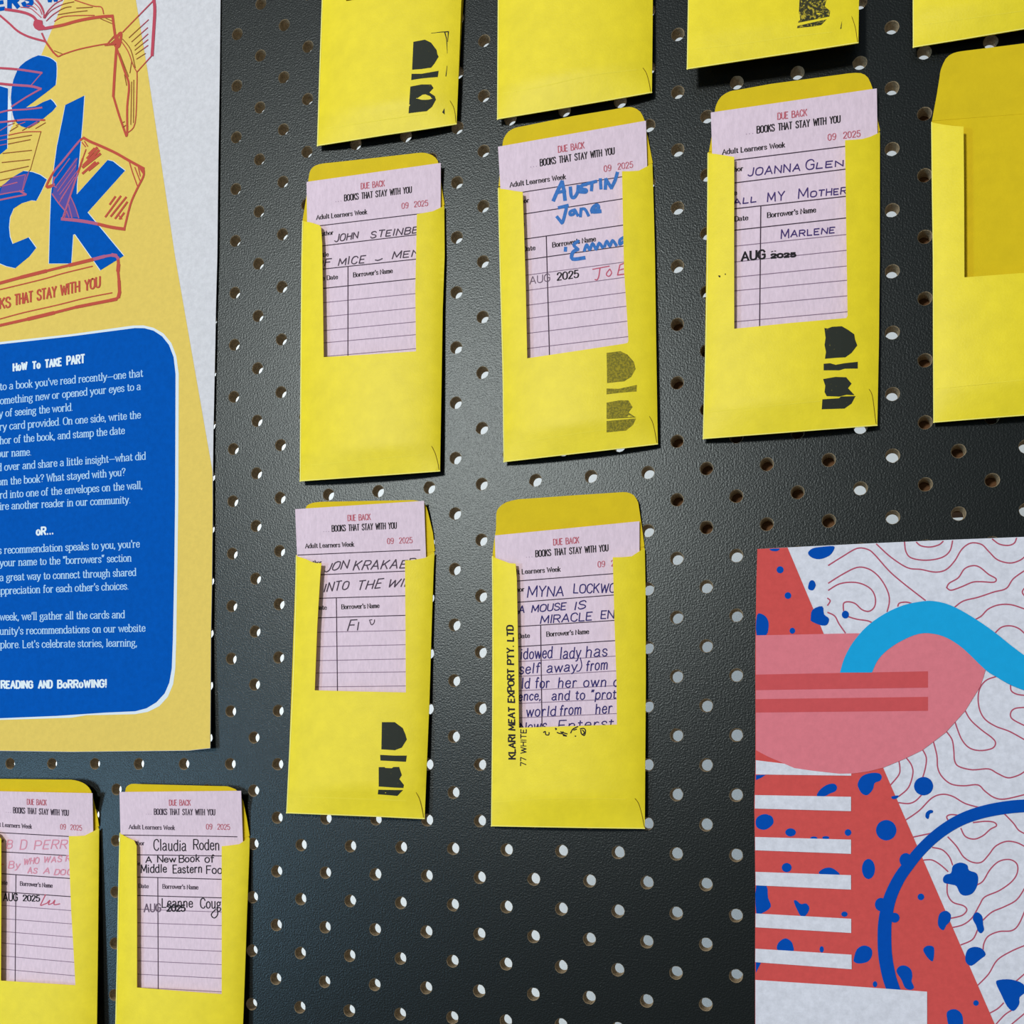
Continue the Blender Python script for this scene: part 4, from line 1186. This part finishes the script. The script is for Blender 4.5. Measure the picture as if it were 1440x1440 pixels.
left2 = [(1065, 772), (1063.6, 820), (1062, 920), (1062.3, 1000), (1062.3, 1077), (1060.6, 1130), (1061.4, 1180), (1062.2, 1250), (1061.8, 1330), (1061.8, 1440), (1062, 1700)]
top2 = [(1107.5, 769.8), (1160, 767.2), (1215, 764.5), (1330, 759.3), (1440, 755), (1560, 750)]
poster2 = thing('poster', P(1250, 1700, 0), 'patterned poster in the lower right with red, pink and blue shapes over contour lines', 'poster')
sheet('poster_paper', left2 + [(1560, 1700)] + top2[::-1], hp2, M['paper2'], poster2, th=.0003, step=30)
B1 = lambda *p: z(1080, 720, 4, *p)
B2 = lambda *p: z(1080, 1080, 4, *p)
cl = Ink(hp2, 2 * LAYER)
for p in [B1((340, 300), (420, 250), (500, 205), (560, 210), (600, 240), (680, 330), (760, 400), (885, 497)), B1((340, 400), (420, 350), (500, 312), (560, 318), (610, 350), (650, 400), (678, 460), (682, 510), (670, 560)),
          B1((340, 440), (400, 405), (470, 395), (530, 405), (580, 435), (603, 480), (600, 530), (570, 558), (530, 550), (490, 515), (450, 505), (425, 515), (425, 555)), B1((455, 590), (500, 603), (560, 612), (590, 625)),
          B1((335, 485), (350, 500), (335, 525)), B1((336, 565), (375, 585), (400, 630), (435, 680)), B1((730, 530), (740, 512), (780, 507), (815, 517)),
          B1((610, 180), (680, 245), (750, 295), (800, 318), (860, 323), (940, 338), (1000, 325), (1050, 275), (1090, 210), (1140, 175), (1200, 182), (1240, 220), (1290, 268), (1360, 287), (1420, 270), (1460, 235)),
          B1((768, 170), (775, 220), (800, 255), (860, 270), (930, 268), (990, 250), (1025, 215), (1038, 162)), B1((835, 170), (860, 190), (910, 197), (960, 185), (985, 165)), B1((1262, 152), (1300, 180), (1350, 188), (1385, 175), (1398, 147)),
          B1((1005, 425), (1020, 400), (1070, 370), (1105, 320), (1150, 302), (1190, 310), (1240, 350), (1282, 375), (1270, 395), (1200, 392), (1150, 395), (1090, 420), (1030, 440), (1005, 425)),
          B1((1050, 535), (1100, 500), (1180, 480), (1270, 450), (1340, 430), (1380, 375), (1450, 325)), B1((1450, 420), (1430, 450), (1450, 480)), B1((1165, 605), (1200, 585), (1240, 545), (1300, 522), (1370, 522), (1450, 548)),
          B1((1270, 690), (1310, 650), (1360, 640), (1410, 655), (1450, 690)), B1((1285, 925), (1230, 945), (1195, 985), (1182, 1040), (1190, 1110), (1220, 1165), (1280, 1205), (1360, 1235), (1450, 1285)),
          B1((1365, 970), (1368, 1005), (1400, 1025), (1450, 1032)), B1((1450, 1099), (1390, 1105), (1365, 1130), (1375, 1165), (1450, 1205)),
          B1((1105, 1110), (1140, 1170), (1200, 1225), (1260, 1270), (1280, 1300), (1260, 1330), (1190, 1342), (1130, 1325), (1090, 1280), (1065, 1220), (1052, 1180)),
          B1((1000, 1230), (1035, 1280), (1045, 1340), (1050, 1400), (1075, 1432), (1150, 1450), (1240, 1445), (1290, 1470), (1350, 1495), (1410, 1480), (1450, 1455)),
          B1((930, 1290), (950, 1370), (955, 1440), (980, 1490), (1030, 1530), (1100, 1540), (1180, 1535), (1220, 1570), (1270, 1605), (1330, 1615), (1450, 1588)),
          B1((865, 1330), (890, 1380), (885, 1440), (868, 1500)), B1((775, 1380), (805, 1420), (815, 1470), (790, 1550), (735, 1600)), B1((735, 1395), (742, 1440), (735, 1480), (685, 1540)),
          B2((735, 195), (790, 200), (830, 185), (865, 150)), B2((775, 292), (850, 240), (920, 170), (980, 148), (1040, 160), (1110, 200), (1200, 225)), B2((1085, 268), (1030, 262), (1005, 275), (1020, 305)),
          B2((820, 388), (880, 375), (920, 367)), B2((1085, 340), (1110, 385), (1160, 400), (1210, 380), (1250, 345), (1285, 325), (1270, 305), (1220, 300), (1155, 307)), B2((1330, 258), (1380, 310), (1410, 350), (1450, 372)),
          B2((1012, 388), (1060, 440), (1100, 500), (1150, 530), (1200, 530), (1240, 490), (1280, 440), (1340, 413), (1400, 420), (1450, 445)), B2((925, 447), (980, 460), (1020, 500), (1038, 545)), B2((860, 520), (920, 517), (970, 545), (1012, 582)),
          B2((1175, 658), (1210, 635), (1250, 570), (1300, 525), (1360, 515), (1400, 540), (1402, 590), (1370, 640), (1300, 690), (1220, 725), (1190, 770), (1150, 840), (1100, 880), (1040, 897)),
          B2((1008, 650), (1010, 710), (1040, 755), (1100, 775), (1118, 800), (1090, 830), (1025, 846)), B2((1450, 665), (1400, 740), (1330, 780), (1260, 810), (1210, 855)), B2((1450, 790), (1410, 880), (1370, 915), (1300, 920), (1240, 945), (1215, 985), (1210, 1020)),
          B2((1178, 912), (1150, 965), (1085, 995)), B2((1450, 996), (1370, 1030), (1290, 1080), (1240, 1160), (1180, 1222)), B2((1450, 1152), (1385, 1208)), B2((1245, 1380), (1290, 1355), (1325, 1322)), B2((1275, 1450), (1330, 1390), (1375, 1360)), B2((1360, 1450), (1450, 1375))]:
    cl.line(cat(p, 5), 1.95)
cl.build('contour_line', M['p_line'], poster2, pieces=True)
layer('red_wedge', M['p_red'], [left2 + [(1512, 1699), (1398.7, 1440), (1242.5, 1081), (1158.7, 892), (1107.5, 770)]], hp2, 5, poster2)
E_ = lambda cx, cy, rx, ry, f=B2: cat([f((cx + rx * math.cos(t * math.pi / 4), cy + ry * math.sin(t * math.pi / 4)))[0] for t in range(8)], 3, True)
bl = Ink(hp2, 8 * LAYER)
for p in [B2((275, 158), (290, 125), (330, 95), (370, 88), (388, 105), (380, 130), (345, 145), (320, 158)), B2((505, 85), (530, 45), (580, 28), (625, 30), (640, 50), (630, 72), (600, 85), (590, 120), (560, 152), (530, 145), (510, 115)),
          B2((885, 270), (890, 250), (910, 236), (928, 240), (925, 252), (910, 258), (903, 285), (890, 282)), B2((985, 620), (1000, 600), (1030, 590), (1040, 550), (1080, 532), (1120, 545), (1130, 575), (1170, 590), (1182, 620), (1175, 665), (1150, 705), (1110, 718), (1080, 705), (1060, 665), (1030, 655), (990, 645)),
          B2((955, 870), (965, 820), (1000, 803), (1028, 825), (1022, 865), (1003, 885), (988, 912), (965, 900)), B2((1152, 850), (1160, 820), (1180, 812), (1205, 835), (1210, 880), (1215, 910), (1198, 930), (1180, 915), (1170, 885)),
          B2((1110, 1060), (1125, 1020), (1165, 1006), (1205, 1018), (1224, 1050), (1195, 1075), (1145, 1112), (1115, 1095)), B2((873, 1020), (895, 1000), (930, 1005), (935, 1040), (928, 1085), (910, 1080), (885, 1050)),
          B2((722, 1145), (740, 1115), (775, 1112), (805, 1135), (812, 1170), (808, 1200), (822, 1235), (800, 1248), (770, 1235), (750, 1190)), B2((482, 1075), (500, 1020), (540, 998), (580, 1015), (585, 1055), (560, 1090), (510, 1100), (485, 1090)),
          B2((52, 1022), (57, 985), (95, 958), (130, 975), (142, 1005), (142, 1030), (95, 1034)), B2((145, 750), (160, 745), (185, 765), (215, 762), (233, 790), (212, 830), (185, 832), (165, 800)), B2((285, 592), (310, 567), (350, 560), (385, 578), (402, 602), (340, 610)),
          B2((1283, 1210), (1300, 1192), (1370, 1190), (1435, 1215), (1446, 1260), (1415, 1290), (1412, 1330), (1380, 1367), (1345, 1340), (1315, 1280)), B2((1005, 1395), (1015, 1365), (1055, 1357), (1090, 1385), (1098, 1440), (1090, 1500), (1030, 1490)),
          B2((695, 160), (735, 155), (722, 172), (700, 174)), [(1063.2, 1152), (1070, 1146), (1080, 1145.5), (1088, 1155), (1083, 1163), (1074, 1167), (1064, 1163)], [(1063.5, 1245), (1078, 1246), (1080, 1262), (1084, 1275), (1072, 1284), (1063.5, 1284)],
          B1((225, 230), (250, 205), (300, 196), (368, 192), (370, 212), (345, 245), (290, 265), (245, 255)), B1((225, 425), (235, 390), (255, 385), (268, 410), (255, 438), (235, 438)), B1((240, 600), (250, 550), (305, 530), (315, 575), (343, 600), (330, 635), (290, 635), (245, 615)),
          [(1064.5, 865), (1072.5, 864), (1079, 870), (1081, 880), (1077.5, 893), (1064, 893)], B1((10, 208), (65, 206), (50, 220), (20, 218))]:
    bl.poly(cat(p, 3, True), 20)
for e in [(665, 350, 58, 58), (565, 568, 37, 57), (875, 102, 54, 52), (860, 725, 19, 19), (602, 1216, 13, 17), (302, 1020, 12, 18), (430, 822, 18, 15), (105, 560, 28, 26), (127, 362, 30, 23), (450, 363, 19, 19), (258, 394, 20, 9), (325, 392, 20, 9), (1170, 1322, 16, 16), (5, 298, 26, 33)]:
    bl.poly(E_(*e), 20)
for e in [(68, 325, 20, 20), (112, 470, 19, 19), (435, 577, 20, 22), (137, 668, 16, 17)]:
    bl.poly(E_(*e, f=B1), 20)
bl.poly([(1063, 1090), (1077, 1089.5), (1070, 1094), (1063, 1097)])
bl.poly([(1062.8, 1353), (1070, 1354), (1063, 1368)])
bl.build('blue_blob', M['p_blue'], poster2, pieces=True)
layer('white_bar', M['paper2'], [[(1062.8, 1069), (1120, 1076), (1197, 1079), (1197, 1090.8), (1062.8, 1089)]], hp2, 11, poster2)
layer('pink_shape', M['p_pink'], [[(1062.8, 893.5), (1205, 890.5), (1212, 891), (1240, 885), (1265, 868), (1300, 862), (1340, 880), (1386, 941), (1383, 952), (1378, 966), (1357, 1000), (1330, 1030), (1297, 1055), (1270, 1068), (1242, 1079.5), (1220, 1085), (1200, 1087.6), (1180, 1088), (1142, 1083.7), (1117, 1080), (1080, 1064), (1063, 1055)]], hp2, 14, poster2)
layer('red_bar', M['p_bar'], [[(1062.8, 948.7), (1305, 944), (1305, 967), (1062.8, 970.5)], [(1062.8, 983.2), (1305, 980), (1305, 999.5), (1062.8, 1002)]], hp2, 17, poster2)
layer('sky_blue_band', M['p_cyan'], [cat(B1((405, 903), (430, 820), (480, 730), (560, 640), (660, 570), (760, 525), (850, 505), (920, 500), (1000, 515), (1080, 550), (1180, 610), (1280, 680), (1380, 760), (1480, 825), (1700, 900)), 3) +
                                      cat(B1((1700, 1080), (1480, 1015), (1370, 975), (1290, 930), (1220, 885), (1100, 770), (1010, 710), (930, 685), (850, 685), (760, 720), (680, 770), (620, 830), (585, 903)), 3)], hp2, 20, poster2)
arc = Ink(hp2, 14 * LAYER)
c_ = cat(B2((712, 1262), (683, 1180), (660, 1060), (655, 950), (660, 850), (685, 735), (735, 625), (795, 540), (865, 455), (955, 372), (1060, 303), (1170, 258), (1300, 228), (1440, 213), (1600, 215), (1800, 260)), 5)
arc.line(c_, [18.5 + 1.5 * math.sin(i * .12) - 2.4 * i / len(c_) for i in range(len(c_))])
for e in [(775, 518, 36, 40), (635, 768, 34, 38), (712, 842, 28, 28)]:
    arc.poly(E_(*e), 20)
arc.build('blue_arc', M['p_blue'], poster2)
bars = [[(1118.2, 1137.5), (1120.5, 1140.7)], ]
layer('white_bar', M['paper2'], [
    [(1061.6, 1118), (1196.7, 1120.5), (1196.7, 1140.7), (1061.4, 1137)], [(1061.8, 1177), (1196.7, 1180.7), (1196.7, 1200.7), (1062, 1195.7)], [(1062.4, 1226), (1196.7, 1230.7), (1196.7, 1251), (1062.6, 1245)],
    [(1062.4, 1284.5), (1197, 1292), (1197, 1312), (1062.4, 1304)], [(1062.2, 1334), (1197.5, 1342.5), (1197.7, 1363), (1062, 1353)], [(1062.2, 1378), (1180, 1385.6), (1303.7, 1394.5), (1303.7, 1440), (1303, 1699), (1062.3, 1699)]], hp2, 18, poster2)

# ------------------------------------------------------------------ timber behind the board, seen only through the holes
b1 = rail(928, 425, 1185, 757)
b1['label'] = 'brown timber block behind the board, seen through dark holes right of the worn olive stamp'
b1['category'] = 'batten'
b2 = rail(1288, 120, 1425, 716)
b2['label'] = 'brown upright timber behind the board, seen through the holes beside the empty envelope'
b2['category'] = 'batten'
